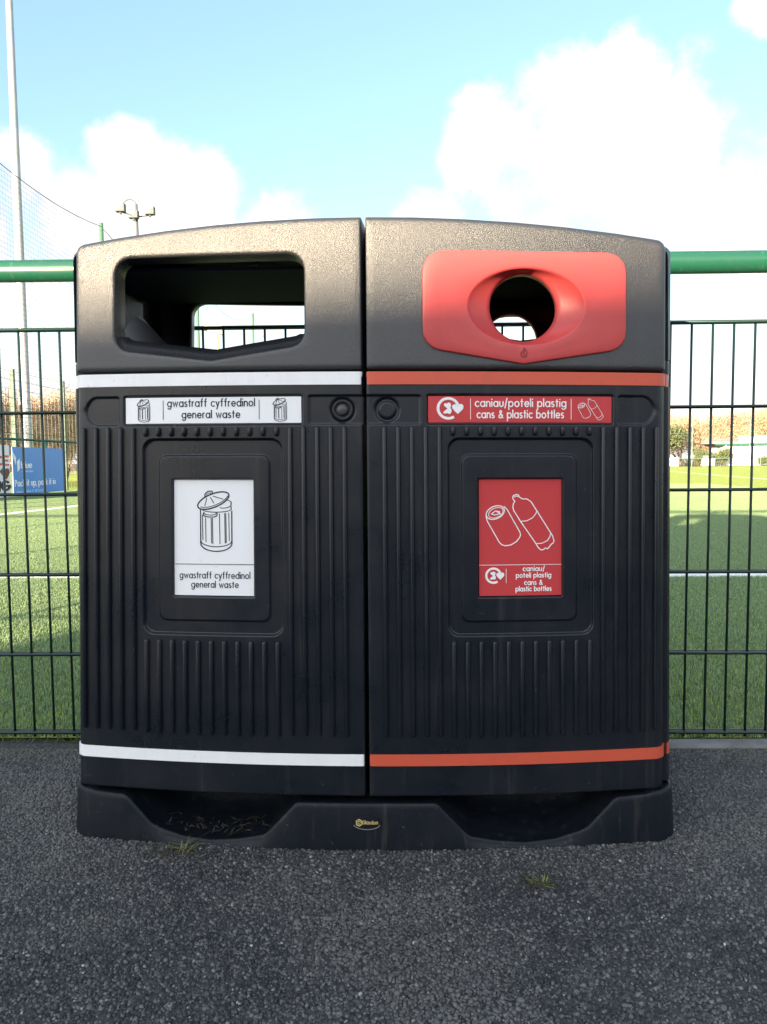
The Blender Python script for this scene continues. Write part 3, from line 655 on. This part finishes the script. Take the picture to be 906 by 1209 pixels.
# small embossed drop emblem on the chin of the plate
mb = MB(); fe = lambda x, y, h: S(.2815 + x, .8925 + y, .0044+h, 1)
stroke(mb, [(0,.0095),(.004,.004),(.0055,-.001),(.004,-.0055),(0,-.0075),(-.004,-.0055),(-.0055,-.001),(-.003,.003),(0,.0095)], .0008, fe, .0008)
stroke(mb, [(.001,.005),(-.002,0),(.002,-.003),(-.001,-.006)], .0007, fe, .0008); mb.build('flame_emblem', material('dark_red', (.28,.02,.02), .4), pf)

# ---- base with two scooped wells
def hprof(x):
    a = abs(x); pts = [(0,.0838),(.118,.0838),(.124,.0815),(.170,.0300),(.180,.0215),(.225,.0125),(.275,.0075),(.325,.0120),(.370,.0250),(.385,.0330),(.428,.0800),(.436,.0850),(.50,.0885),(.60,.0925)]
    return float(np.interp(a/1.05, [p[0] for p in pts], [p[1] for p in pts]))
def base():
    hw, rc = .5690, .055; path = []
    xs = sorted(set(list(np.round(np.linspace(-.514, .514, 150), 4)) + [round(sg*q*1.05, 4) for q in (.118,.124,.170,.180,.385,.428,.436) for sg in (-1,1)]))
    yf = lambda x: .0 + K_*x*x
    for x in xs: path.append((x, yf(x)))
    cy = yf(hw-rc) + rc
    for k in range(1, 9): a = k/8*pi/2; path.append((hw-rc+rc*sin(a), cy-rc*cos(a)))
    path.append((hw, .18)); path.append((hw, .25))
    half = path[:]; back = [(x, .50-y) for x, y in reversed(half)]
    lf = [(-x, y) for x, y in half if x > .514+1e-6]; 
    ring = half + back[1:] + [(-x, .50-y) for x, y in half if x > .514+1e-6][0:] 
    # left side: back corner up to the front corner
    L1 = [(-x, y) for x, y in half if x > .5141]
    ring = half + back[1:] + [(p[0], .50-p[1]) for p in L1][:-1] + list(reversed(L1))
    R = np.array(ring); 
    T = np.roll(R, -1, 0)-np.roll(R, 1, 0); T /= np.linalg.norm(T, axis=1)[:, None]; Nn = np.stack([T[:, 1], -T[:, 0]], 1)
    Hh = np.array([hprof(p[0]) if (p[1] < .10 or p[1] > .40) and abs(p[0]) < .515 else .0915 for p in R])
    def ringat(off, z, zabs=None): return [(R[i][0]-Nn[i][0]*off + SH*(R[i][1]-.02), R[i][1]-Nn[i][1]*off, (Hh[i]+z if zabs is None else zabs)) for i in range(len(R))]
    G = [ringat(-.006, 0, .0), ringat(-.006, 0, .003), ringat(-.001, -.010), ringat(0, -.0045), ringat(.0012, -.0014), ringat(.004, 0.), ringat(.0075, -.0012), ringat(.0088, -.0045)]
    # shallow trough behind the lip, then rising to the body core
    inn = []
    for i in range(len(R)):
        x = np.clip(R[i][0], -.49, .49); y = np.clip(R[i][1], .17, .33); inn.append((x, y))
    row = []; row2 = []; row3 = []
    for i in range(len(R)):
        a = np.array(G[-1][i][:2]); b = np.array(inn[i]) + np.array([SH*(inn[i][1]-.02), 0]); well = Hh[i] < .079
        q = a*.75+b*.25; row.append((q[0], q[1], max(.0065, Hh[i]-.0055) if well else Hh[i]-.0075))
        q = a*.3+b*.7; row2.append((q[0], q[1], max(.0075, Hh[i]-.006) if well else Hh[i]-.007))
        row3.append((b[0], b[1], Hh[i] - .006 + (.012 if well else 0)))
    G += [row, row2, row3, [(p[0], p[1], .0945) for p in row3]]
    mb = MB(); mb.grid(G, closed=True); return mb.build('base', PLB, BIN, True)
BS = base()
# dark leaf litter lying in the wells
mb = MB()
for i in range(80):
    side = -1; x = side*random.gauss(.285, .06); y = random.uniform(.022,.075)+K_*x*x
    if abs(x) < .18 or abs(x) > .385: continue
    a = random.uniform(0, pi); l = random.uniform(.004,.014); w = random.uniform(.001,.003); z = max(.008, hprof(x)-.003)+random.uniform(0,.006)
    dx, dy = cos(a)*l, sin(a)*l; t = random.uniform(-.004,.006)
    mb.add([(x-dx, y-dy, z), (x+dy*w/l, y-dx*w/l, z+.002), (x+dx, y+dy, z+t), (x-dy*w/l, y+dx*w/l, z+.001)], [(0,1,2,3)])
tag(mb.build('leaf_litter', material('dead_leaves', (.016,.013,.010), .9), None, loc=(-.0615,1.297,0), rz=radians(-.6)), 'dry leaf and soil crumbs lying in the scooped wells of the bin base', 'debris', kind='stuff')
# maker's oval badge
fb = lambda x, y, h: (x, -.0052 + K_*x*x - h*1.0, .0515 + y)
mb = MB(); G = []
for r, h in ((1.0,0),(.99,.0012),(.93,.0014),(.91,.0008),(.01,.0008)): G.append([fb(.0255*r*cos(2*pi*k/40), .0122*r*sin(2*pi*k/40), h) for k in range(40)])
mb.grid(G, closed=True); bd = mb.build('badge', material('badge_black', (.012,.013,.02), .3), BIN)
mb = MB(); fk = lambda x, y, h: fb(x, y, h+.0009)
text(mb, 'Glasdon', -.0075, .0195, -.0018, .0042, .00052, fk, ydown=False)
stroke(mb, [(-.0140+.0058*cos(radians(a)), .0006+.0062*sin(radians(a))) for a in range(30, 391, 60)], .0008, fk); stroke(mb, ell(-.014,.0006,.0026,.0026,0,0,300,12), .0007, fk)
mb.build('lettering', GOLD, bd)
mb = MB(); stroke(mb, ell(0,0,.0252,.0119,0,200,340,24), .0005, fk); mb.build('rim', STEEL, bd)

# ------------------------------------------------------------------ the near fence
FY = 1.823
fence = empty('mesh_fence', (0, FY, 0), label='dark green welded mesh fence with a round green top rail behind the bin', cat='fence')
mb = MB(); mb.tube([(-9.98,0,1.171), (-5,0,1.171), (-2.6,0,1.171), (-1,0,1.172), (0,0,1.171), (2.4,0,1.171), (5,0,1.171), (9.92,0,1.171)], .0262, 20, True); mb.build('top_rail', GRN, fence, True)
mb = MB(); mb.tube([(0,0,-.2), (0,0,1.146)], .024, 16); pm = mesh_from('fence_post', mb.v, mb.f, GRN, True)
for i in range(-4, 5): link('post', pm, fence, (-.06+2.5*i, .0, 0))
mb = MB(); mb.tube([(0,0,.010), (0,0,1.035)], .0030, 6); vm = mesh_from('vertical_wire', mb.v, mb.f, GRW, True)
mb = MB(); mb.tube([(-1.20,0,0), (1.20,0,0)], .0042, 6); hm = mesh_from('horizontal_wire', mb.v, mb.f, GRW, True)
for pnl in range(-2, 3):
    cx = -.06 + 2.5*pnl + 1.25
    for k in range(48 if abs(pnl+.5) < 2 else 0):
        x = cx - 1.19 + k*.0506
        link('vertical_wire', vm, fence, (x, 0, 0))
    for z in (.022,.223,.425,.6265,.828,1.030):
        for y in (-.0072, .0072): link('horizontal_wire', hm, fence, (cx, y, z))
    mb = MB()
    for zz in (.13, .53, .93):
        for sx in (-1.225, 1.225): mb.box(sx-.022 if sx < 0 else sx-.012, sx+.012 if sx < 0 else sx+.022, -.010, -.002, zz-.015, zz+.015)
    mb.build('clamp', GRW, fence, loc=(cx, 0, 0))

# ------------------------------------------------------------------ weeds at the foot of the bin
def weed(loc, n, h, seed, col, label, spread=.02):
    rr = random.Random(seed); root = empty('weed_tuft', loc, label=label, cat='weed')
    mb = MB()
    for i in range(n):
        a = rr.uniform(0, 2*pi); l = rr.uniform(.4, 1)*h; lean = rr.uniform(.6, 2.0); w = rr.uniform(.0007,.0014); x0, y0 = rr.gauss(0, spread*.3), rr.gauss(0, spread*.3)
        pts = [(x0+cos(a)*l*lean*t**1.4, y0+sin(a)*l*lean*t**1.4, l*(t-.35*lean*t*t)) for t in (0,.35,.7,1)]
        G = [[(p[0]-sin(a)*w*k, p[1]+cos(a)*w*k, p[2]), (p[0]+sin(a)*w*k, p[1]-cos(a)*w*k, p[2])] for p, k in zip(pts, (1,.9,.6,.1))]
        mb.grid(G)
    mb.build('blades', material('weed_green', col, .6), root)
    mb = MB()
    for i in range(n*5):
        x, y = rr.gauss(-spread*.4, spread), rr.gauss(0, spread*.5); r = rr.uniform(.0012,.0035); z = .0035
        mb.add([(x+r,y,z),(x,y+r,z),(x-r,y,z),(x,y-r,z),(x,y,z+r)], [(0,1,4),(1,2,4),(2,3,4),(3,0,4)])
    mb.build('moss', material('moss_brown', (.035,.032,.02), .9), root)
weed((-.392, 1.285, 0), 26, .030, 1, (.13,.14,.06), 'small pale grass weed at the left foot of the bin', .028)
weed((.232, 1.187, 0), 18, .017, 2, (.14,.18,.04), 'tiny bright green weed growing from the asphalt in front of the bin', .018)
# stray grass along the kerb
mb = MB()
for i in range(900):
    x, y = random.uniform(-3, 3), random.uniform(1.812,1.875); a = random.uniform(0, 2*pi); l = random.uniform(.02,.07); w = .0008; up = random.uniform(.1,.8)
    dx, dy = cos(a)*l, sin(a)*l*.5
    mb.grid([[(x-w,y,-.01),(x+w,y,-.01)], [(x+dx*.5-w,y+dy*.5,l*up*.7),(x+dx*.5+w,y+dy*.5,l*up*.7)], [(x+dx,y+dy,l*up*.4-.004),(x+dx,y+dy+.0006,l*up*.4-.004)]])
tag(mb.build('stray_grass', material('stray_green', (.10,.11,.04), .7)), 'thin straggling grass stems along the foot of the fence', 'grass', kind='stuff')

# ------------------------------------------------------------------ left side: rail, boards, tall fence, mast, ball net
SX = -8.35
rail = empty('spectator_rail', (SX, 9, 0), label='green tubular rail running away down the left of the pitch', cat='railing')
mb = MB(); mb.tube([(0,0,1.24),(0,18,1.24),(0,40,1.24)], .03, 10); mb.build('rail', GRN, rail, True)
mb = MB(); mb.tube([(0,0,0),(0,0,1.215)], .03, 8); m_ = mesh_from('post', mb.v, mb.f, GRN, True)
for k in range(14): link('post', m_, rail, (0, k*3-.6, 0))
def mapped_board(y0, y1, z0, z1, mat, label, name='advertising_board'):
    root = empty(name, (SX+.06, y0, 0), label=label, cat='sign board')
    mb = MB(); mb.box(0, .015, 0, y1-y0, z0, z1); mb.build('panel', mat, root)
    return root, (lambda x, y, h: (.0155+h, x*(y1-y0), z1-(z1-z0)*y))
BLUE = material('board_blue', (.045,.25,.66), .4, wear=((.3,.4,.6), .3, .2)); BWH = material('board_white', (.75,.76,.80), .4)
rt, fn = mapped_board(15.72, 18.15, .03, 1.07, BLUE, 'blue advertising board on the left rail reading Pack it up, pack it in')
mb = MB(); text(mb, 'blue', .15, .34, .44, .085, .009, fn); text(mb, 'Pack it up, pack it in', .03, .80, .82, .085, .0075, fn); mb.build('lettering', WIK, rt)
mb = MB(); text(mb, 'a cleaner place', .16, .36, .53, .03, .004, fn); text(mb, 'please take it all back', .04, .55, .96, .035, .0045, fn); mb.build('small_lettering', material('pale_blue_print', (.35,.55,.85), .5), rt)
mb = MB(); fill(mb, [(.01,.10),(.06,.22),(.055,.38),(.01,.22)], fn, .002); fill(mb, [(.075,.30),(.125,.24),(.12,.46),(.08,.52)], fn, .002); mb.build('cube_emblem', WIK, rt)
rt, fn = mapped_board(12.6, 15.60, .0, 1.10, BWH, 'white advertising board with a red heart at the left edge of the picture')
mb = MB(); text(mb, 'ENG', .70, .97, .86, .11, .02, fn); mb.build('lettering', INK, rt)
mb = MB(); text(mb, 'CE', .80, .98, .38, .11, .02, fn); mb.build('red_lettering', SGR, rt)
mb = MB(); fill(mb, [(.93,.46),(.90,.44),(.86,.50),(.90,.58),(.95,.66),(.995,.54),(.99,.46),(.96,.44)], fn, .003); mb.build('heart', material('heart_brown', (.12,.03,.03), .5), rt)
# tall mesh fence behind the boards
tf = empty('tall_mesh_fence', (-8.75, 10, 0), label='tall green mesh fence behind the advertising boards', cat='fence')
mb = MB(); mb.box(-.045,.045,-.04,.04,0,2.85); m_ = mesh_from('post', mb.v, mb.f, material('post_green', (.05,.13,.08), .5, var=(2.2,(.006,.025,.016),1.0)))
for k in range(14): link('post', m_, tf, (0, -3.32+2.52*k, 0))
mb = MB(); mb.tube([(0,-4,0),(0,36,0)], .004, 4); m_ = mesh_from('horizontal_wire', mb.v, mb.f, GRW)
for z in np.arange(.2, 2.9, .20): link('horizontal_wire', m_, tf, (0, 0, z))
mb = MB()
for y in np.arange(-4, 30, .20): mb.box(-.0018,.0018,y-.0018,y+.0018,.05,2.8)
o = mb.build('vertical_wires', GRW, tf); o['kind'] = 'stuff'
# steel lighting mast
mast = empty('lighting_mast', (-10.15, 20.1, 0), label='tall grey steel lighting mast rising out of the picture at the left', cat='mast')
mb = MB(); mb.tube([(0,0,0),(0,0,1.9),(0,0,1.95),(0,0,7),(0,0,15.5)], [.15,.145,.125,.115,.075], 10); mb.build('pole', STEEL, mast, True)
mb = MB(); mb.box(-.10,.10,-.165,-.12,2.3,2.5); mb.build('number_plate', BWH, mast)
mb = MB(); mb.box(-.9,.9,-.06,.06,15.35,15.5); mb.build('crossarm', STEEL, mast)
mb = MB(); mb.box(-.3,.3,-.35,-.05,15.1,15.35)
m_ = mesh_from('floodlight', mb.v, mb.f, STEEL)
for x in (-.6,.6): link('floodlight', m_, mast, (x,0,0))
# ball-stop net
net = empty('ball_stop_net', (-9.45, 0, 0), label='high ball-stop net hung between pale green posts at the left of the pitch', cat='net')
PG = material('post_pale_green', (.10,.20,.13), .5)
ys = [11.0, 24.0, 35.3, 48.8, 62]
mb = MB(); mb.tube([(0,0,0),(0,0,9.6)], [.09,.07], 8); m_ = mesh_from('post', mb.v, mb.f, PG, True)
hs = [9.0, 8.25, 9.4, 10.3, 10.3]
for y, h_ in zip(ys, hs): p_ = link('post', m_, net, (0, y, 0)); p_.scale.z = (h_+.1)/9.6
def ropez(y):
    for a, b in zip(ys[:-1], ys[1:]):
        if a <= y <= b: t = (y-a)/(b-a); i = ys.index(a); return hs[i]*(1-t)+hs[i+1]*t - (.75 if i < 2 else 1.0)*4*t*(1-t)
    return hs[-1]
mb = MB(); mb.tube([(0, y, ropez(y)) for y in np.linspace(11.0, 62, 100)], .010, 5); mb.build('rope', material('rope_blue', (.05,.06,.16), .7), net, True)
mb = MB(); cord = .0026
for y in np.arange(11.0, 62, .13):
    z = ropez(y); mb.add([(0,y-cord,.3),(0,y+cord,.3),(0,y+cord,z),(0,y-cord,z)], [(0,1,2,3)])
for z in np.arange(.3, 9.4, .13):
    runs = []; cur = None
    for y in np.arange(11.0, 62.01, .25):
        if ropez(y) >= z:
            if cur is None: cur = [y, y]
            cur[1] = y
        elif cur: runs.append(cur); cur = None
    if cur: runs.append(cur)
    for a, b in runs: mb.add([(0.003,a,z-cord),(0.003,b,z-cord),(0.003,b,z+cord),(0.003,a,z+cord)], [(0,1,2,3)])
o = mb.build('netting', material('net_cord', (.05,.07,.12), .8), net); o['kind'] = 'stuff'
# distant three-headed floodlight column
fl = empty('floodlight_column', (-15.9, 46, -.9), label='slim column with three white floodlights and a hooked arm in the distance at the left', cat='floodlight')
WPA = material('white_paint', (.72,.73,.74), .4)
mb = MB(); mb.tube([(0,0,0),(0,0,14),(0,0,17.35)], [.15,.11,.08], 8); mb.tube([(0,0,17.2)] + [(-.42+.42*cos(a), 0, 17.25+.40*sin(a)) for a in np.linspace(0, pi, 9)], .04, 6); mb.build('column', DSTEEL, fl, True)
mb = MB(); mb.add([(-.55,-.3,0),(.35,-.3,0),(.35,.3,0),(-.55,.3,0),(-.1,-.3,.22),(.35,-.3,.75),(.35,.3,.75),(-.1,.3,.22)], [(0,3,2,1),(0,1,5,4),(4,5,6,7),(1,2,6,5),(3,0,4,7),(2,3,7,6)]); mb.tube([(-.1,0,-.22),(-.1,0,0)], .12, 6)
m_ = mesh_from('lamp_head', np.array(mb.v)*.62, mb.f, DSTEEL)
for x, z in ((-.85,16.85),(-.05,16.45),(.95,16.65)): link('lamp_head', m_, fl, (x,-.2,z))
mb = MB(); mb.tube([(-.9,0,16.9),(0,0,16.6),(1.05,0,16.7)], .045, 6); mb.box(.05,.35,-.12,.12,13.1,14.5); mb.build('crossarm', DSTEEL, fl)
# lamp post seen through the bin's opening
lp = empty('lamp_post', (-10.6, 44, 0), label='pale yellow lamp post seen through the open left slot of the bin', cat='lamp post')
mb = MB(); mb.tube([(0,0,0),(0,0,8.2)], [.12,.07], 8); mb.build('pole', material('cream_paint', (.62,.52,.25), .5), lp, True)
mb = MB(); mb.add([(-.9,-.25,8.5),(.3,-.25,8.2),(.3,.25,8.2),(-.9,.25,8.5),(-.7,-.25,8.75),(.3,-.25,8.75),(.3,.25,8.75),(-.7,.25,8.75)], [(0,3,2,1),(4,5,6,7),(0,1,5,4),(1,2,6,5),(2,3,7,6),(3,0,4,7)]); mb.build('lamp_head', WPA, lp)

# ------------------------------------------------------------------ trees
def bark(c): return material('bark', c, .85)
TWA = material('twigs_orange', (.46,.33,.21), .8, var=(.9,(.52,.38,.24),.8)); TWB = material('twigs_brown', (.38,.28,.20), .8, var=(.9,(.45,.32,.22),.8))
TWG = material('leaves_dark', (.09,.12,.055), .7, var=(1.2,(.17,.19,.09),.8)); BRK = bark((.10,.075,.055))
def tree_meshes(seed, H_, wid, ntw, tl, tw, leafy=False, base=.12):
    rr = np.random.default_rng(seed); tb = MB()
    tips = []
    def limb(p, d, l, r, lev):
        q = p; pts = [p]; rad = [r]
        for k in range(3):
            d = (d + Vector(rr.normal(0, .16, 3)) + Vector((0,0,.08))).normalized(); q = q + d*(l/3); pts.append(q); rad.append(r*(1-.22*(k+1)))
            tips.append(q.copy())
        tb.tube(pts, rad, 5 if lev < 2 else 3, False)
        if lev < 4:
            for k in range(3 if lev < 3 else 2):
                a = rr.uniform(0, 2*pi); sd = Vector((cos(a)*wid, sin(a)*wid, rr.uniform(.15,.9))); limb(pts[rr.integers(1, 4)], (d*.6+sd*.8).normalized(), l*rr.uniform(.55,.8), rad[-1]*.7, lev+1)
    for k in range(3): limb(Vector((rr.normal(0,.2), rr.normal(0,.2), 0)), Vector((rr.normal(0,.3), rr.normal(0,.3), 1)).normalized(), H_*.42, H_*.02, 0)
    T = np.array([tuple(t) for t in tips]); T = T[T[:, 2] > H_*base]
    zmax = T[:, 2].max(); 
    C0 = T[rr.integers(0, len(T), ntw)] + rr.normal(0, H_*.055, (ntw, 3)); C0[:, 2] = np.abs(C0[:, 2])
    D = rr.normal(0, 1, (ntw, 3)) + np.array([0,0,.0 if leafy else .9]); D /= np.linalg.norm(D, axis=1)[:, None]
    E_ = np.cross(D, rr.normal(0, 1, (ntw, 3))); E_ /= np.linalg.norm(E_, axis=1)[:, None]
    l = rr.uniform(.4, 1, (ntw, 1))*tl; w = rr.uniform(.5, 1, (ntw, 1))*tw
    V = np.stack([C0-D*l-E_*w, C0-D*l*.2+E_*w, C0+D*l, C0-D*l*.1-E_*w*1.1], 1).reshape(-1, 3)
    Fc = (np.array([(0,1,2,3)])[None] + 4*np.arange(ntw)[:, None, None]).reshape(-1, 4)
    k = H_/max(zmax, .1)
    return tb, V*k, Fc, k
def tree_kind(seed, H_, wid, ntw, tl, tw, mat, leafy=False, base=.12):
    tb, V, Fc, k = tree_meshes(seed, H_, wid, ntw, tl, tw, leafy, base)
    tm = mesh_from('trunk', np.array(tb.v)*k, tb.f, BRK); cm = mesh_from('crown', V, Fc, mat); return tm, cm
K1 = [tree_kind(s, 5.2, 1.0, 5000, .34, .022, TWA, base=.0) for s in (1, 2)] + [tree_kind(s, 5.0, 1.1, 5000, .34, .022, TWB, base=.0) for s in (3, 4)]
KG = tree_kind(9, 4.0, 1.0, 5200, .12, .06, TWG, True, .0)
KB = tree_kind(12, 1.6, 1.4, 3500, .09, .045, TWG, True, .0)
def place(kind, x, y, s, rz, label, cat, group=None, name='bare_tree'):
    r = empty(name, (x, y, 0), rz, label=label, cat=cat, group=group); r.scale = (s, s, s*random.uniform(.95,1.08))
    link('trunk', kind[0], r); link('crown', kind[1], r)
G1 = 'bare autumn trees beyond the far side of the pitch'
lab1 = 'bare orange-brown tree in the belt beyond the far touchline'
for i, x in enumerate(np.arange(21, 46, 1.55)):
    place(K1[i % 4], x+random.uniform(-.5,.5), random.uniform(71, 77), random.uniform(.9, 1.12), random.uniform(0,6), lab1, 'tree', G1)
for i, x in enumerate(np.arange(-4, 18, 5)):
    place(K1[i % 4], x, random.uniform(73, 78), random.uniform(.8, 1.0), random.uniform(0,6), lab1, 'tree', G1)
G2 = 'brown leafless trees behind the tall fence on the left'
for i, y in enumerate(np.arange(17, 42, 1.7)):
    place(K1[(i*3+1) % 4], -11.9-random.uniform(0,2.2), y, random.uniform(.56,.68), random.uniform(0,6), 'leafless brown tree in the thicket behind the tall fence on the left', 'tree', G2)
place(KG, 24.6, 68.5, 1.0, .4, 'dark green evergreen tree just right of the bin beyond the pitch', 'tree', name='evergreen_tree')
place(KB, 29.0, 67.3, 1.0, .4, 'low green bush beside the left end of the white clubhouse', 'bush', name='green_bush')
place(KB, 32.6, 66.8, .6, 2.4, 'small green bush in front of the white clubhouse wall', 'bush', name='green_bush')
place(KB, 27.6, 67.6, 1.0, 3.4, 'low green bush between the two white boards', 'bush', name='green_bush')

# ------------------------------------------------------------------ far side: clubhouse, boards, low rail, net posts
ch = empty('clubhouse', (30.0, 69.5, 0), label='low white clubhouse with green gutter across the pitch at the right edge', cat='building')
CW = material('cream_render', (.78,.76,.70), .7)
mb = MB(); mb.box(.2,26,0,6,0,1.95); mb.build('wall', CW, ch)
mb = MB(); mb.add([(-1.0,-.6,2.02),(26.5,-.6,2.02),(26.5,-.6,2.10),(-1.0,-.6,2.10),(-.2,3,2.7),(26.5,3,2.7),(26.5,6.5,2.1),(-1,6.5,2.1)], [(0,1,2,3),(3,2,5,4),(4,5,6,7),(0,3,4,7)]); mb.build('roof', material('roof_pale', (.34,.36,.35), .7), ch)
mb = MB(); mb.box(-.9,26.4,-.70,-.60,1.90,2.06); mb.build('gutter', material('gutter_green', (.03,.12,.08), .4), ch)
mb = MB(); mb.box(1.2,26.4,-.76,-.71,2.08,2.72); mb.build('fascia', WPA, ch)
mb = MB(); random.seed(5); x = 1.8
while x < 24:
    w = random.uniform(.16,.34)
    if random.random() < .85:
        mb.box(x, x+w*.5, -.775,-.765, 2.22,2.60); mb.box(x+w*.51, x+w*1.1, -.776,-.766, 2.45 if random.random()<.5 else 2.26, 2.58 if random.random()<.5 else 2.4)
    x += w+.12
mb.build('fascia_print', material('grey_print', (.16,.17,.18), .6), ch)
for x in (6.2, 9.8, 15.5): mb = MB(); mb.box(x,x+1.6,-.03,0,.9,1.6); w_ = mb.build('window', material('glass_dark', (.20,.22,.24), .2), ch)
mb = MB()
for x in (0,5,10,15,20): mb.tube([(x+.1,-.62,0),(x+.1,-.62,1.92)], .06, 6)
mb.build('verandah_posts', WPA, ch)
for x, w, lab, c in ((23.15,1.15,'white board with a faint yellow panel across the pitch beside the bin', (.70,.60,.35)), (26.3,1.1,'white box-like board with a dark top across the pitch', (.75,.75,.75))):
    r = empty('small_board', (x, 64.8, 0), label=lab, cat='sign board')
    mb = MB(); mb.box(0,w,0,.06,.05,.80 if x < 25 else .66); mb.build('panel', WPA, r)
    mb = MB(); (mb.box(.2,w-.25,-.02,-.005,.3,.55) if x < 25 else mb.box(.05,.6,-.02,.2,.67,.95)); mb.build('inset', material('board_inset', c if x < 25 else (.15,.15,.15), .6), r)
fr = empty('far_rail', (0, 66.2, 0), label='low pale rail along the far side of the pitch', cat='railing')
mb = MB(); mb.tube([(-5,0,.70),(60,0,.70)], .03, 6); mb.build('rail', PG, fr)
mb = MB(); mb.tube([(0,0,0),(0,0,.68)], .03, 6); m_ = mesh_from('post', mb.v, mb.f, PG)
for k in range(27): link('post', m_, fr, (-4+k*2.4, 0, 0))
fn_ = empty('far_net_posts', (0, 66.8, 0), label='thin pale green net posts with a wire along the far side of the pitch', cat='net')
mb = MB(); mb.tube([(0,0,0),(0,0,4.1)], .045, 6); m_ = mesh_from('post', mb.v, mb.f, PG)
for x in (16.5, 21, 26.2, 31.3, 36.5): link('post', m_, fn_, (x, 0, 0))
mb = MB(); mb.tube([(10,0,2.9),(45,0,3.0)], .02, 4); mb.build('wire', PG, fn_)

# ------------------------------------------------------------------ clubhouse behind the camera whose roof shades the path
HB = 3.2; dist = HB/tan(SUN_EL); e0 = Vector((.67-sin(SUN_AZ)*dist, 7.49-cos(SUN_AZ)*dist, 0)); ang = atan2(.25, 1)
bh = empty('changing_rooms', (e0.x, e0.y, 0), ang, label='long brick changing room block behind the viewer', cat='building')
BRI = material('brick', (.28,.17,.12), .85, var=(6,(.2,.12,.09),.8))
mb = MB(); mb.box(.05,30,-8,-.35,0,2.95); mb.build('wall', BRI, bh)
mb = MB(); mb.box(0,30.4,-8.4,0,2.96,HB); mb.build('roof', material('roof_felt', (.08,.08,.085), .8), bh)
mb = MB()
for x in (2,7,12,17,22,27): mb.box(x,x+1.4,-.36,-.33,1.2,2.2)
mb.build('windows', material('window_glass', (.05,.06,.07), .1), bh)

# ------------------------------------------------------------------ render settings
sc.render.engine = 'CYCLES'
sc.cycles.max_bounces = 6; sc.cycles.sample_clamp_indirect = 6
